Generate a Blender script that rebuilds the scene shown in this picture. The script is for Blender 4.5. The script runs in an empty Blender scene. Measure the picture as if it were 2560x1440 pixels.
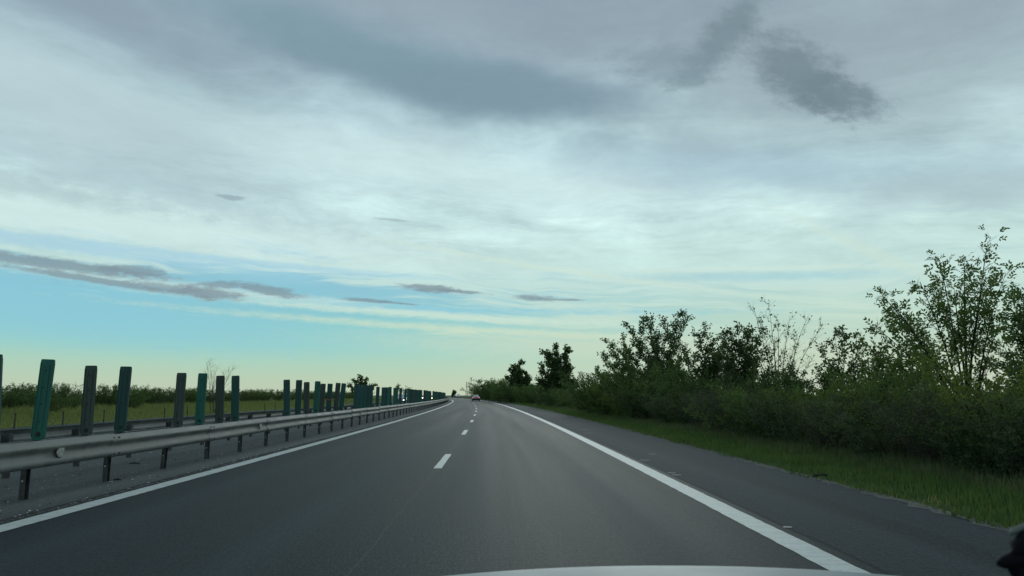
import bpy, math, random
import numpy as np
from mathutils import Vector, Matrix, Quaternion

# ------------------------------------------------------------------ camera, world, sun, exposure
SC = bpy.context.scene
COL = SC.collection
F = 1850.0; PITCH = 0.1440; YAW = 0.01474; H = 1.35
cam_d = bpy.data.cameras.new("camera"); cam = bpy.data.objects.new("camera", cam_d); COL.objects.link(cam)
cam.location = (0, 0, H); cam.rotation_euler = (math.pi/2 + PITCH, 0, -YAW)
cam_d.sensor_width = 36; cam_d.lens = F/2560*36; cam_d.clip_start = 0.05; cam_d.clip_end = 20000
cam_d.dof.use_dof = True; cam_d.dof.focus_distance = 40; cam_d.dof.aperture_fstop = 9
SC.camera = cam
SC.render.resolution_x = 1024; SC.render.resolution_y = 576
SC.view_settings.view_transform = 'Standard'; SC.view_settings.look = 'None'
SC.view_settings.exposure = 0.0; SC.view_settings.gamma = 1.0

cp_, sp_, cy_, sy_ = math.cos(PITCH), math.sin(PITCH), math.cos(YAW), math.sin(YAW)
def ray(px, py):
    a = (px-1280)/F; u = -(py-720)/F
    yy = cp_ - sp_*u; z = sp_ + cp_*u
    return Vector((cy_*a + sy_*yy, -sy_*a + cy_*yy, z))
def at(px, py, z=0.0):
    r = ray(px, py); t = (z-H)/r.z
    return Vector((0, 0, H)) + r*t
def colx(px, Y, z=0.0):                       # X of the point in pixel column px at distance Y and height z
    k = (px-1280)/F; Z = z-H
    return (k*(cp_*cy_*Y + sp_*Z) + sy_*Y)/(cy_ - k*cp_*sy_)
def hz(py, X, Y):                             # height of the point on pixel row py above (X, Y)
    m = -(py-720)/F; y = sy_*X + cy_*Y
    return H + y*(m*cp_ + sp_)/(cp_ - m*sp_)
def azel(px, py):
    r = ray(px, py).normalized()
    return math.degrees(math.atan2(r.x, r.y)), math.degrees(math.asin(r.z))

def lin(r, g, b):
    f = lambda c: ((c/255+0.055)/1.055)**2.4 if c > 10.3 else c/255/12.92
    return (f(r), f(g), f(b), 1)

class NT:
    def __init__(s, tree): s.t = tree; s.n = tree.nodes; s.l = tree.links
    def new(s, typ, **kw):
        n = s.n.new(typ)
        for k, v in kw.items(): setattr(n, k, v)
        return n
    def put(s, inp, v):
        if hasattr(v, 'is_output'): s.l.new(v, inp)
        elif v is not None: inp.default_value = v
    def m(s, op, a, b=None, c=None, clamp=False):
        n = s.new('ShaderNodeMath', operation=op, use_clamp=clamp)
        s.put(n.inputs[0], a); s.put(n.inputs[1], b); s.put(n.inputs[2], c)
        return n.outputs[0]
    def mix(s, f, a, b):
        n = s.new('ShaderNodeMix', data_type='RGBA')
        s.put(n.inputs[0], f); s.put(n.inputs[6], a); s.put(n.inputs[7], b)
        return n.outputs[2]
    def mul(s, f, a, b):
        n = s.new('ShaderNodeMix', data_type='RGBA', blend_type='MULTIPLY')
        s.put(n.inputs[0], f); s.put(n.inputs[6], a); s.put(n.inputs[7], b)
        return n.outputs[2]
    def rng(s, v, a, b, c=0.0, d=1.0, smooth=True):
        n = s.new('ShaderNodeMapRange', interpolation_type='SMOOTHSTEP' if smooth else 'LINEAR')
        s.put(n.inputs[0], v)
        for i, x in enumerate((a, b, c, d)): s.put(n.inputs[1+i], x)
        return n.outputs[0]
    def noise(s, vec, scale, detail=3, rough=0.55, dist=0.0):
        n = s.new('ShaderNodeTexNoise'); s.put(n.inputs['Vector'], vec)
        n.inputs['Scale'].default_value = scale; n.inputs['Detail'].default_value = detail
        n.inputs['Roughness'].default_value = rough; n.inputs['Distortion'].default_value = dist
        return n.outputs[0]
    def comb(s, x, y, z=0.0):
        n = s.new('ShaderNodeCombineXYZ'); s.put(n.inputs[0], x); s.put(n.inputs[1], y); s.put(n.inputs[2], z)
        return n.outputs[0]
    def sep(s, v):
        n = s.new('ShaderNodeSeparateXYZ'); s.put(n.inputs[0], v); return n.outputs
    def ramp(s, v, stops):
        n = s.new('ShaderNodeValToRGB'); e = n.color_ramp.elements
        while len(e) < len(stops): e.new(0.5)
        for x, (p, c) in zip(e, stops): x.position = p; x.color = c
        s.put(n.inputs[0], v); return n.outputs[0]

SUN_EL, SUN_AZ = math.radians(16), math.radians(8)      # low, behind the cloud straight ahead
def build_world():
    w = bpy.data.worlds.new("World"); SC.world = w; w.use_nodes = True
    w.node_tree.nodes.clear(); t = NT(w.node_tree)
    D = t.new('ShaderNodeTexCoord').outputs['Generated']
    x, y, z = t.sep(D)
    az = t.m('MULTIPLY', t.m('ARCTAN2', x, y), 57.2958)
    el = t.m('MULTIPLY', t.m('ARCSINE', z), 57.2958)
    sky = t.new('ShaderNodeTexSky', sky_type='NISHITA'); sky.sun_disc = False
    sky.sun_elevation = SUN_EL; sky.sun_rotation = SUN_AZ; sky.air_density = 1.0; sky.dust_density = 1.5
    nis = t.mul(1.0, sky.outputs[0], (.012, .022, .030, 1))
    e01 = t.m('DIVIDE', el, 40.0, clamp=True)
    # clear air seen under and between the clouds
    clear = t.ramp(e01, [(0.0, lin(194, 206, 182)), (0.03, lin(188, 209, 184)), (0.06, lin(175, 212, 192)), (0.09, lin(157, 211, 203)),
                         (0.13, lin(146, 207, 208)), (0.18, lin(138, 198, 214)), (0.23, lin(152, 203, 219)), (0.27, lin(170, 212, 224)), (0.32, lin(178, 215, 226)), (1.0, lin(130, 170, 192))])
    clear = t.mix(0.05, clear, nis)
    right = t.rng(az, -14, 22)
    warm = t.ramp(e01, [(0.0, lin(198, 208, 188)), (0.06, lin(196, 211, 188)), (0.15, lin(188, 216, 202)),
                        (0.25, lin(180, 216, 216)), (1.0, lin(160, 192, 205))])
    col = t.mix(t.m('MULTIPLY', right, 0.9), clear, warm)
    # streaked high veil, fanning slightly downwards to the right, with swirls folded in
    wv = t.noise(t.comb(t.m('MULTIPLY', az, 0.045), t.m('MULTIPLY', el, 0.10)), 1.0, 3)
    wv2 = t.noise(t.comb(t.m('MULTIPLY', az, 0.22), t.m('MULTIPLY', el, 0.35), 7.0), 1.0, 3)
    els = t.m('ADD', t.m('ADD', el, t.m('MULTIPLY', az, 0.05)), t.m('ADD', t.m('MULTIPLY', t.m('SUBTRACT', wv, .5), 6.0), t.m('MULTIPLY', t.m('SUBTRACT', wv2, .5), .4)))
    st1 = t.noise(t.comb(t.m('MULTIPLY', az, 0.045), t.m('MULTIPLY', els, 0.45)), 1.0, 4, .6, 0)
    st2 = t.noise(t.comb(t.m('MULTIPLY', az, 0.09), t.m('MULTIPLY', els, 1.6), 4.0), 1.0, 4, .65, 0)
    vcol = t.ramp(e01, [(0.0, lin(202, 214, 190)), (0.10, lin(198, 220, 198)), (0.2, lin(198, 226, 218)), (0.34, lin(203, 231, 230)),
                        (0.46, lin(196, 225, 229)), (0.60, lin(176, 202, 211)), (0.78, lin(160, 181, 192)), (1.0, lin(152, 168, 180))])
    st = t.m('ADD', t.m('MULTIPLY', st1, .5), t.m('MULTIPLY', st2, .5))
    bias = t.ramp(e01, [(0.0, (0, 0, 0, 1)), (0.07, (.06, .06, .06, 1)), (0.13, (.24, .24, .24, 1)), (0.2, (.36, .36, .36, 1)), (0.25, (.66, .66, .66, 1)), (.36, (.95, .95, .95, 1)), (1, (1, 1, 1, 1))])
    bias = t.m('ADD', bias, t.m('MULTIPLY', t.rng(az, -18, 2), t.rng(el, 2.5, 6, 0, .20)))
    bias = t.m('ADD', bias, t.m('MULTIPLY', t.rng(az, -8, -24), t.rng(el, 11, 6, 0, -.16)))
    m = t.rng(t.m('ADD', st, t.m('MULTIPLY', t.m('SUBTRACT', bias, .5), .44)), .43, .57)
    col = t.mix(t.m('MULTIPLY', m, .88), col, vcol)
    # tonal structure inside the veil: broad billows, bright threads
    big = t.noise(t.comb(t.m('MULTIPLY', az, .06), t.m('MULTIPLY', els, .15), 9.0), 1.0, 5, .62, 0)
    fine = t.noise(t.comb(t.m('MULTIPLY', az, .11), t.m('MULTIPLY', els, .62), 2.0), 1.0, 5, .68, 0)
    shade = t.m('ADD', t.m('MULTIPLY', t.m('SUBTRACT', big, .5), 1.0), t.m('MULTIPLY', t.m('SUBTRACT', fine, .5), t.rng(el, 14, 22, .95, .5)))
    up = t.rng(el, 6, 14)
    sh = t.m('ADD', 1.0, t.m('MULTIPLY', shade, up))
    col = t.mul(1.0, col, t.comb(sh, t.m('ADD', 1.0, t.m('MULTIPLY', t.m('SUBTRACT', sh, 1.0), .93)), t.m('ADD', 1.0, t.m('MULTIPLY', t.m('SUBTRACT', sh, 1.0), .85))))
    # named regions of cloud given by direction
    AE = t.comb(az, el)
    edge_n = t.noise(t.comb(t.m('MULTIPLY', az, .40), t.m('MULTIPLY', el, .9)), 1.0, 5, .70, 0)
    soft_n = t.noise(t.comb(t.m('MULTIPLY', az, .08), t.m('MULTIPLY', els, .15), 5.0), 1.0, 4, .62, 0)
    edge_f = t.noise(t.comb(t.m('MULTIPLY', az, .8), t.m('MULTIPLY', el, 2.6)), 1.0, 5, .72, 0)
    edge_p = t.noise(t.comb(t.m('MULTIPLY', az, .55), t.m('MULTIPLY', t.m('ADD', el, t.m('MULTIPLY', az, .25)), .85), 3.0), 1.0, 6, .72, 0)
    edge_m = t.m('ADD', t.m('MULTIPLY', edge_n, .45), t.m('MULTIPLY', edge_f, .55))
    def blob(px, py, rx, ry, rot, colr, op, soft=.5, amp=.8, nz=None):
        nonlocal col
        a0, e0 = azel(px, py); ra = rx/F*57.3*(.85 if abs(px-1280) > 700 else .95); re = ry/F*57.3*.95
        mp = t.new('ShaderNodeMapping', vector_type='TEXTURE'); t.l.new(AE, mp.inputs[0])
        mp.inputs['Location'].default_value = (a0, e0, 0); mp.inputs['Rotation'].default_value = (0, 0, math.radians(rot)); mp.inputs['Scale'].default_value = (ra, re, 1)
        ln = t.new('ShaderNodeVectorMath', operation='LENGTH'); t.l.new(mp.outputs[0], ln.inputs[0])
        d = t.m('MULTIPLY_ADD', nz or edge_n, amp*2, ln.outputs['Value'])
        k = t.rng(d, 1.0+soft+amp, 1.0-soft+amp, 0, op)
        col = t.mix(k, col, lin(*colr))
    # bright and blue areas
    blob(250, 545, 800, 50, -3, (210, 234, 232), .7, .8, 1.3, edge_f)
    blob(1050, 420, 700, 60, -5, (210, 235, 235), .6, .9, 1.2, soft_n)
    blob(150, 612, 420, 14, -3, (158, 204, 226), .6, .8, 1.2, edge_f)
    blob(620, 655, 420, 8, -3, (160, 206, 226), .6, .8, 1.0, edge_f)
    blob(100, 770, 560, 60, -4, (140, 200, 219), .7, .9, .7, edge_f)
    blob(560, 730, 520, 12, -4, (206, 230, 222), .7, .9, 1.2, edge_f)
    blob(1050, 772, 620, 9, -1, (140, 202, 218), .65, .9, 1.1, edge_f)
    blob(1250, 828, 620, 8, -3, (204, 224, 200), .75, .9, 1.2, edge_f)
    blob(1150, 792, 560, 8, -3, (204, 228, 212), .8, .9, 1.2, edge_f)
    blob(1500, 690, 520, 7, -9, (208, 229, 214), .6, .9, 1.0, edge_f)
    blob(1900, 672, 330, 6, -2, (206, 230, 220), .7, .9, .9, edge_f)
    blob(1880, 692, 260, 10, -2, (160, 206, 216), .6, .9, .9, edge_f)
    blob(2200, 640, 260, 12, -30, (205, 226, 212), .45, .9, .8, edge_f)
    blob(1550, 870, 520, 26, -2, (206, 219, 194), .55, .9, .8, edge_f)
    blob(1950, 420, 520, 60, -8, (164, 198, 216), .6, .9, .9, soft_n)
    # broad grey sheets above
    blob(250, 300, 520, 110, -12, (172, 194, 202), .6, .9, .9, soft_n)
    blob(60, 190, 260, 90, -20, (188, 210, 214), .5, .9, .9, soft_n)
    blob(250, 20, 520, 90, -10, (134, 154, 168), .8, .9, .7, soft_n)
    blob(2300, 100, 760, 220, 4, (150, 166, 174), .7, .9, .7, soft_n)
    blob(1200, -20, 1100, 230, -3, (140, 157, 170), .75, .8, .6, soft_n)
    blob(880, 130, 560, 75, -12, (126, 155, 168), .9, .7, .6, soft_n)
    blob(1230, 225, 460, 62, -6, (126, 152, 166), .9, .55, .6, soft_n)
    blob(250, 430, 560, 40, -8, (172, 198, 206), .6, .9, 1.3, edge_n)
    blob(120, 480, 260, 20, -4, (168, 192, 198), .6, .8, 1.2, edge_n)
    blob(2400, 470, 330, 40, -5, (166, 188, 194), .6, .9, .9, soft_n)
    # darker loose puffs
    blob(1810, 90, 120, 42, 38, (118, 139, 149), .8, .7, 1.1, edge_p)
    blob(1660, 165, 120, 42, -8, (126, 147, 158), .6, .7, 1.2)
    blob(1730, 190, 60, 24, 20, (122, 144, 154), .5, .7, 1.0)
    blob(2000, 185, 140, 62, -38, (114, 134, 144), .8, .62, 1.1, edge_p)
    blob(2090, 240, 120, 40, -24, (114, 134, 144), .78, .6, 1.1, edge_p)
    for a in ((110, 657, 260, 13, -4, .9), (330, 676, 85, 11, 0, .85), (250, 702, 220, 7, -6, .9), (420, 720, 90, 9, -5, .8), (520, 732, 85, 15, -4, .95), (560, 712, 60, 8, 0, .8), (675, 727, 80, 12, -8, .9),
              (1080, 722, 75, 10, -4, .95), (1150, 729, 70, 4, -4, .8), (920, 751, 55, 5, -3, .9), (985, 757, 55, 2.5, -4, .8), (1335, 745, 50, 7, -3, .9), (1400, 749, 60, 3, -2, .8), (580, 494, 32, 6, 0, .6), (985, 550, 45, 3, -4, .4)):
        blob(a[0], a[1], a[2], a[3], a[4], (130, 150, 160), a[5]*.88, .45, 1.15, edge_f)
    tx = t.m('ADD', 1.0, t.m('MULTIPLY', t.m('SUBTRACT', edge_m, .5), t.rng(el, 4, 11, 0, .12)))
    col = t.mul(1.0, col, t.comb(tx, tx, tx))
    # ground half
    col = t.mix(t.rng(el, -1.0, -.2), lin(70, 80, 70), col)
    bg = t.new('ShaderNodeBackground'); t.put(bg.inputs[0], col); bg.inputs[1].default_value = 1.0
    out = t.new('ShaderNodeOutputWorld'); t.l.new(bg.outputs[0], out.inputs[0])
build_world()
sun_d = bpy.data.lights.new("sun", 'SUN'); sun = bpy.data.objects.new("sun", sun_d); COL.objects.link(sun)
sun_d.energy = 0.5; sun_d.angle = math.radians(25); sun_d.color = (.93, 1, .93)
sd = Vector((math.sin(SUN_AZ)*math.cos(SUN_EL), math.cos(SUN_AZ)*math.cos(SUN_EL), math.sin(SUN_EL)))
sun.rotation_euler = sd.to_track_quat('Z', 'Y').to_euler(); sun.location = (0, 0, 50)

# ------------------------------------------------------------------ helpers
def tag(o, label=None, cat=None, group=None, kind=None):
    if label: o['label'] = label
    if cat: o['category'] = cat
    if group: o['group'] = group
    if kind: o['kind'] = kind
    return o
def empty(name, loc, rz=0.0):
    o = bpy.data.objects.new(name, None); COL.objects.link(o)
    o.location = loc; o.rotation_euler = (0, 0, rz); o.empty_display_size = .2
    return o
class MB:
    """collects vertices and faces; build() links them as one mesh object"""
    def __init__(s): s.v = []; s.f = []
    def add(s, vs, fs):
        b = len(s.v); s.v.extend([tuple(v) for v in vs]); s.f.extend([tuple(i+b for i in f) for f in fs])
    def box(s, c, d, rz=0.0, rx=0.0, ry=0.0):
        M = Matrix.Translation(c) @ Matrix.Rotation(rz, 4, 'Z') @ Matrix.Rotation(ry, 4, 'Y') @ Matrix.Rotation(rx, 4, 'X')
        vs = [M @ Vector((x*d[0]/2, y*d[1]/2, z*d[2]/2)) for x in (-1, 1) for y in (-1, 1) for z in (-1, 1)]
        s.add(vs, [(0, 1, 3, 2), (4, 6, 7, 5), (0, 4, 5, 1), (2, 3, 7, 6), (0, 2, 6, 4), (1, 5, 7, 3)])
    def tube(s, pts, rads, n=6, cap=True):
        pts = [Vector(p) for p in pts]; rings = []
        for i, p in enumerate(pts):
            d = (pts[min(i+1, len(pts)-1)] - pts[max(i-1, 0)]).normalized()
            a = d.cross(Vector((0, 0, 1)) if abs(d.z) < .9 else Vector((1, 0, 0))).normalized(); b = d.cross(a)
            r = rads[i] if hasattr(rads, '__len__') else rads
            rings.append([p + (a*math.cos(2*math.pi*k/n) + b*math.sin(2*math.pi*k/n))*r for k in range(n)])
        vs = [v for r in rings for v in r]; fs = []
        for i in range(len(pts)-1):
            for k in range(n):
                fs.append((i*n+k, i*n+(k+1) % n, (i+1)*n+(k+1) % n, (i+1)*n+k))
        if cap: fs += [tuple(range(n))[::-1], tuple((len(pts)-1)*n+k for k in range(n))]
        s.add(vs, fs)
    def prism(s, outline, y0, y1):              # outline in (x, z), thickness along y
        n = len(outline)
        s.add([(x, y0, z) for x, z in outline] + [(x, y1, z) for x, z in outline],
              [tuple(range(n)), tuple(range(n, 2*n))[::-1]] + [(i, i+n, (i+1) % n+n, (i+1) % n) for i in range(n)])
    def loft(s, rings, cap=True, closed=True):
        n = len(rings[0]); fs = []
        for i in range(len(rings)-1):
            for k in range(n if closed else n-1):
                fs.append((i*n+k, i*n+(k+1) % n, (i+1)*n+(k+1) % n, (i+1)*n+k))
        if cap: fs += [tuple(range(n))[::-1], tuple((len(rings)-1)*n+k for k in range(n))]
        s.add([v for r in rings for v in r], fs)
    def build(s, name, mat, parent=None, smooth=False, world=False):
        me = bpy.data.meshes.new(name)
        off = parent.location if (parent and world) else Vector((0, 0, 0))
        me.from_pydata([(v[0]-off[0], v[1]-off[1], v[2]-off[2]) for v in s.v], [], s.f)
        me.materials.append(mat)
        if smooth: me.shade_smooth()
        me.update(); o = bpy.data.objects.new(name, me); COL.objects.link(o); o.parent = parent
        return o
def np_mesh(name, V, nper, mat, parent=None):
    """V: (n, nper, 3) array of separate faces"""
    n = V.shape[0]; me = bpy.data.meshes.new(name)
    me.vertices.add(n*nper); me.vertices.foreach_set('co', V.reshape(-1).astype(np.float32))
    me.loops.add(n*nper); me.loops.foreach_set('vertex_index', np.arange(n*nper, dtype=np.int32))
    me.polygons.add(n); me.polygons.foreach_set('loop_start', np.arange(0, n*nper, nper, dtype=np.int32))
    me.polygons.foreach_set('loop_total', np.full(n, nper, dtype=np.int32))
    me.materials.append(mat); me.update(calc_edges=True)
    o = bpy.data.objects.new(name, me); COL.objects.link(o); o.parent = parent
    return o
def copy_tree(o, parent=None):
    c = o.copy(); COL.objects.link(c); c.parent = parent
    for ch in [k for k in bpy.data.objects if k.parent == o]: copy_tree(ch, c)
    return c

def material(name, fn):
    m = bpy.data.materials.new(name); m.use_nodes = True; m.node_tree.nodes.clear(); t = NT(m.node_tree)
    b = t.new('ShaderNodeBsdfPrincipled'); out = t.new('ShaderNodeOutputMaterial'); t.l.new(b.outputs[0], out.inputs[0])
    fn(t, b, out); return m
def bump(t, b, h, strength, dist):
    n = t.new('ShaderNodeBump'); n.inputs['Strength'].default_value = strength; n.inputs['Distance'].default_value = dist
    t.put(n.inputs['Height'], h); t.l.new(n.outputs[0], b.inputs['Normal'])
def simple(name, c, rough=.6, metal=0.0, var=.15, scale=6.0, emit=None, spec=.5, c2=None, sc=(1, 1, 1)):
    def fn(t, b, out):
        tc = t.new('ShaderNodeTexCoord').outputs['Object']
        mp = t.new('ShaderNodeMapping'); t.l.new(tc, mp.inputs[0]); mp.inputs['Scale'].default_value = sc
        n = t.noise(mp.outputs[0], scale, 5, .6)
        lo = tuple(x*(1-var) for x in c[:3])+(1,); hi = c2 or tuple(min(1, x*(1+var)) for x in c[:3])+(1,)
        t.put(b.inputs['Base Color'], t.mix(t.rng(n, .3, .7), lo, hi))
        t.put(b.inputs['Roughness'], t.rng(n, .2, .8, rough-.06, rough+.08)); b.inputs['Metallic'].default_value = metal
        b.inputs['Specular IOR Level'].default_value = spec
        if emit: b.inputs['Emission Color'].default_value = emit[0]; b.inputs['Emission Strength'].default_value = emit[1]
    return material(name, fn)

# ------------------------------------------------------------------ road axis (offset 0 = camera)
S0, S1, DS = -80.0, 1600.0, 1.0
_s = np.arange(S0, S1+DS, DS)
def _k(s):
    if s < 0: return 5.42e-4
    if s < 130: return 5.42e-4 - 2.684e-6*s
    if s < 150: return 1.93e-4 + (s-130)/20*2.5e-4
    if s < 285: return 4.4e-4
    if s < 600: return -0.9e-4
    return 0
_th = np.zeros_like(_s); _x = np.zeros_like(_s); _y = np.zeros_like(_s); i0 = int(-S0/DS)
for i in range(i0, len(_s)-1):
    _th[i+1] = _th[i] + _k(_s[i]+.5)*DS; a = (_th[i]+_th[i+1])/2; _x[i+1] = _x[i]-math.sin(a)*DS; _y[i+1] = _y[i]+math.cos(a)*DS
for i in range(i0, 0, -1):
    _th[i-1] = _th[i] - _k(_s[i]-.5)*DS; a = (_th[i]+_th[i-1])/2; _x[i-1] = _x[i]+math.sin(a)*DS; _y[i-1] = _y[i]-math.cos(a)*DS
def rd(s, o, z=0.0):
    th = np.interp(s, _s, _th); return Vector((np.interp(s, _s, _x)+o*math.cos(th), np.interp(s, _s, _y)+o*math.sin(th), z))
def head(s): return float(np.interp(s, _s, _th))      # z-rotation of something facing along the road
def s_for_col(px, o, z, lo=5, hi=200):                 # distance along offset o where the line crosses pixel column px
    best = None
    for s in np.arange(lo, hi, .05):
        p = rd(s, o, z); d = cp_*(sy_*p.x+cy_*p.y)+sp_*(z-H)
        x = 1280+F*(cy_*p.x-sy_*p.y)/d
        if best is None or abs(x-px) < best[0]: best = (abs(x-px), s)
        if x > px: break
    return best[1]
OL, OC, OR_, OE = -5.09, -1.13, 2.70, 5.22

def strip(name, s0, s1, o0, o1, z, mat, step=2.0, jag0=0, jag1=0, nu=1, rng=random.Random(1)):
    ss = np.arange(s0, s1+1e-6, step); me = bpy.data.meshes.new(name); vs = []; uv = []; fs = []
    for s in ss:
        a = o0 + (rng.uniform(-jag0, jag0) if jag0 else 0); b = o1 + (rng.uniform(-jag1, jag1) if jag1 else 0)
        for k in range(nu+1):
            o = a+(b-a)*k/nu; vs.append(rd(s, o, z)); uv.append((o, s))
    for i in range(len(ss)-1):
        for k in range(nu):
            q = i*(nu+1)+k; fs.append((q, q+1, q+nu+2, q+nu+1))
    me.from_pydata(vs, [], fs); L = me.uv_layers.new(name='uv')
    for p in me.polygons:
        for li in p.loop_indices: L.data[li].uv = uv[me.loops[li].vertex_index]
    me.materials.append(mat); o = bpy.data.objects.new(name, me); COL.objects.link(o)
    return o

# ------------------------------------------------------------------ ground materials
def asphalt(name, base, speck, seams=(), tint=(1, 1, 1), rough=.62):
    def fn(t, b, out):
        uv = t.new('ShaderNodeUVMap', uv_map='uv').outputs[0]; u, v, _ = t.sep(uv)
        pos = t.new('ShaderNodeTexCoord').outputs['Object']
        fine = t.noise(pos, 34, 3, .85); mid = t.noise(pos, 9, 4, .7)
        trk = t.noise(t.comb(t.m('MULTIPLY', u, 1.1), t.m('MULTIPLY', v, .022)), 1.0, 4, .55, .2)
        patch = t.noise(t.comb(t.m('MULTIPLY', u, .25), t.m('MULTIPLY', v, .05), 3.0), 1.0, 4, .6)
        # wheel paths: slightly polished, lighter
        lane = t.m('PINGPONG', t.m('ADD', u, -0.79), .96); wheel = t.rng(lane, .45, .96)
        val = t.m('ADD', t.m('MULTIPLY', t.m('SUBTRACT', trk, .5), 2.2), t.m('MULTIPLY', t.m('SUBTRACT', patch, .5), .5))
        val = t.m('ADD', val, t.m('MULTIPLY', wheel, .22)); val = t.m('ADD', val, t.m('MULTIPLY', t.m('SUBTRACT', fine, .5), speck))
        val = t.m('ADD', val, t.m('ADD', t.m('MULTIPLY', t.m('SUBTRACT', t.noise(pos, 16, 3, .8), .5), 1.1), t.m('MULTIPLY', t.m('SUBTRACT', mid, .5), .7))); val = t.m('ADD', 1.0, val)
        c = t.mul(1.0, tuple(base*x for x in tint)+(1,), t.comb(val, val, val))
        stone = t.rng(fine, .62, .74, 0, .45); c = t.mix(stone, c, (.2, .2, .19, 1))
        for (o, w, d) in seams:
            wob = t.m('MULTIPLY', t.m('SUBTRACT', t.noise(t.comb(0.0, t.m('MULTIPLY', v, .8)), 1.0, 4), .5), .10)
            dd = t.m('ABSOLUTE', t.m('SUBTRACT', t.m('ADD', u, wob), o)); c = t.mix(t.rng(dd, w, w*.3, 0, abs(d)), c, (.02, .02, .02, 1) if d > 0 else (.17, .18, .18, 1))
        t.put(b.inputs['Base Color'], c)
        t.put(b.inputs['Roughness'], t.m('ADD', rough, t.m('MULTIPLY', t.m('SUBTRACT', trk, .5), .25)))
        b.inputs['Specular IOR Level'].default_value = .07
        bump(t, b, t.m('ADD', fine, t.m('MULTIPLY', mid, .5)), .7, .010)
    return material(name, fn)
M_road = asphalt('asphalt_dark', .030, 3.2, seams=((OC-.02, .014, -.09), (OL+.21, .02, .5), (OR_-.3, .02, .3)), tint=(.68, .98, 1.08))
M_shoulder = asphalt('asphalt_shoulder', .046, 2.6, seams=((2.98, .035, .7),), tint=(.80, 1.0, 1.06), rough=.75)
M_median = asphalt('asphalt_median', .088, 3.0, seams=((-5.42, .05, .8),), tint=(.9, 1.0, 1.0), rough=.8)
def _paint(t, b, out):
    uv = t.new('ShaderNodeUVMap', uv_map='uv').outputs[0]; u, v, _ = t.sep(uv); pos = t.new('ShaderNodeTexCoord').outputs['Object']
    n = t.noise(pos, 7, 6, .7); f = t.noise(pos, 40, 3, .7)
    chips = t.rng(t.m('ADD', t.m('MULTIPLY', n, .75), t.m('MULTIPLY', f, .25)), .57, .66, 0, .75)
    rib = t.m('PINGPONG', v, .14); ribm = t.rng(rib, .0, .014, .32, 0.0)
    scr = t.noise(t.comb(t.m('MULTIPLY', u, 2), t.m('MULTIPLY', v, 14)), 1.0, 4, .7)
    c = t.mix(t.rng(n, .3, .7), (.40, .43, .40, 1), (.53, .56, .52, 1))
    c = t.mix(t.rng(scr, .58, .66, 0, .5), c, (.66, .69, .65, 1))
    c = t.mix(ribm, c, (.12, .13, .13, 1)); c = t.mix(chips, c, (.20, .215, .21, 1))
    t.put(b.inputs['Base Color'], c); b.inputs['Roughness'].default_value = .55
    bump(t, b, t.m('ADD', f, t.m('MULTIPLY', ribm, -1.5)), .5, .006)
M_paint = material('road_paint', _paint)
def _field(t, b, out):
    pos = t.new('ShaderNodeTexCoord').outputs['Object']
    n = t.noise(pos, .05, 6, .6); f = t.noise(pos, 1.6, 6, .7)
    c = t.mix(t.rng(n, .35, .65), (.10, .125, .05, 1), (.17, .18, .08, 1)); c = t.mix(t.rng(f, .3, .75), c, (.06, .085, .025, 1))
    t.put(b.inputs['Base Color'], c); b.inputs['Roughness'].default_value = .95; b.inputs['Specular IOR Level'].default_value = .1
    bump(t, b, f, .8, .25)
M_field = material('field_ground', _field)
def _verge(t, b, out):
    pos = t.new('ShaderNodeTexCoord').outputs['Object']
    f = t.noise(pos, 5, 6, .7); g = t.noise(pos, .8, 4, .6)
    c = t.mix(t.rng(f, .3, .7), (.03, .055, .022, 1), (.055, .09, .032, 1)); c = t.mix(t.rng(g, .45, .75, 0, .6), c, (.06, .055, .03, 1))
    t.put(b.inputs['Base Color'], c); b.inputs['Roughness'].default_value = .95; b.inputs['Specular IOR Level'].default_value = .1
    bump(t, b, f, .9, .06)
M_verge = material('verge_soil', _verge)

# ------------------------------------------------------------------ ground sheets
me = MB(); me.add([(-7000, -1500, -.03), (7000, -1500, -.03), (7000, 9000, -.03), (-7000, 9000, -.03)], [(0, 1, 2, 3)])
tag(me.build('ground', M_field), kind='structure')
tag(strip('road', -60, 900, OL-.22, OR_+.24, 0, M_road, nu=4), kind='structure')
tag(strip('hard_shoulder', -60, 900, OR_+.24, OE, 0, M_shoulder, step=.5, jag1=.035), kind='structure')
tag(strip('median_pavement', -60, 900, -8.95, OL-.22, 0, M_median, nu=2), kind='structure')
tag(strip('opposite_road', -60, 900, -20.0, -8.95, 0, M_shoulder, nu=3), kind='structure')
tag(strip('verge_ground', -60, 900, OE-.1, 12.5, -.012, M_verge, nu=3), kind='structure')
M_grit = asphalt('edge_grit', .10, 3.0, tint=(1.0, .98, .88), rough=.9)
tag(strip('gravel_edge', -10, 120, OE-.14, OE+.06, .004, M_grit, step=.25, jag0=.09, jag1=.05, rng=random.Random(8)), kind='structure')
def lines(name, spec, mat=M_paint):
    """several painted strips as one marking sheet"""
    vs = []; uv = []; fs = []; r = random.Random(4)
    for (s0, s1, o, w, step) in spec:
        ss = list(np.arange(s0, s1, step))+[s1]; b = len(vs)
        for s in ss:
            j = .006 if s < 60 else 0
            for k in (-1, 1):
                oo = o+k*w/2+r.uniform(-j, j); vs.append(rd(s, oo, .004)); uv.append((oo, s))
        for i in range(len(ss)-1): q = b+2*i; fs.append((q, q+1, q+3, q+2))
    m = bpy.data.meshes.new(name); m.from_pydata(vs, [], fs); L = m.uv_layers.new(name='uv')
    for p in m.polygons:
        for li in p.loop_indices: L.data[li].uv = uv[m.loops[li].vertex_index]
    m.materials.append(mat); o = bpy.data.objects.new(name, m); COL.objects.link(o); return tag(o, kind='structure')
lines('edge_line_left', [(-40, 40, OL, .27, .12), (40, 900, OL, .27, 2)])
lines('edge_line_right', [(-40, 40, OR_, .27, .12), (40, 900, OR_, .27, 2)])
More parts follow.
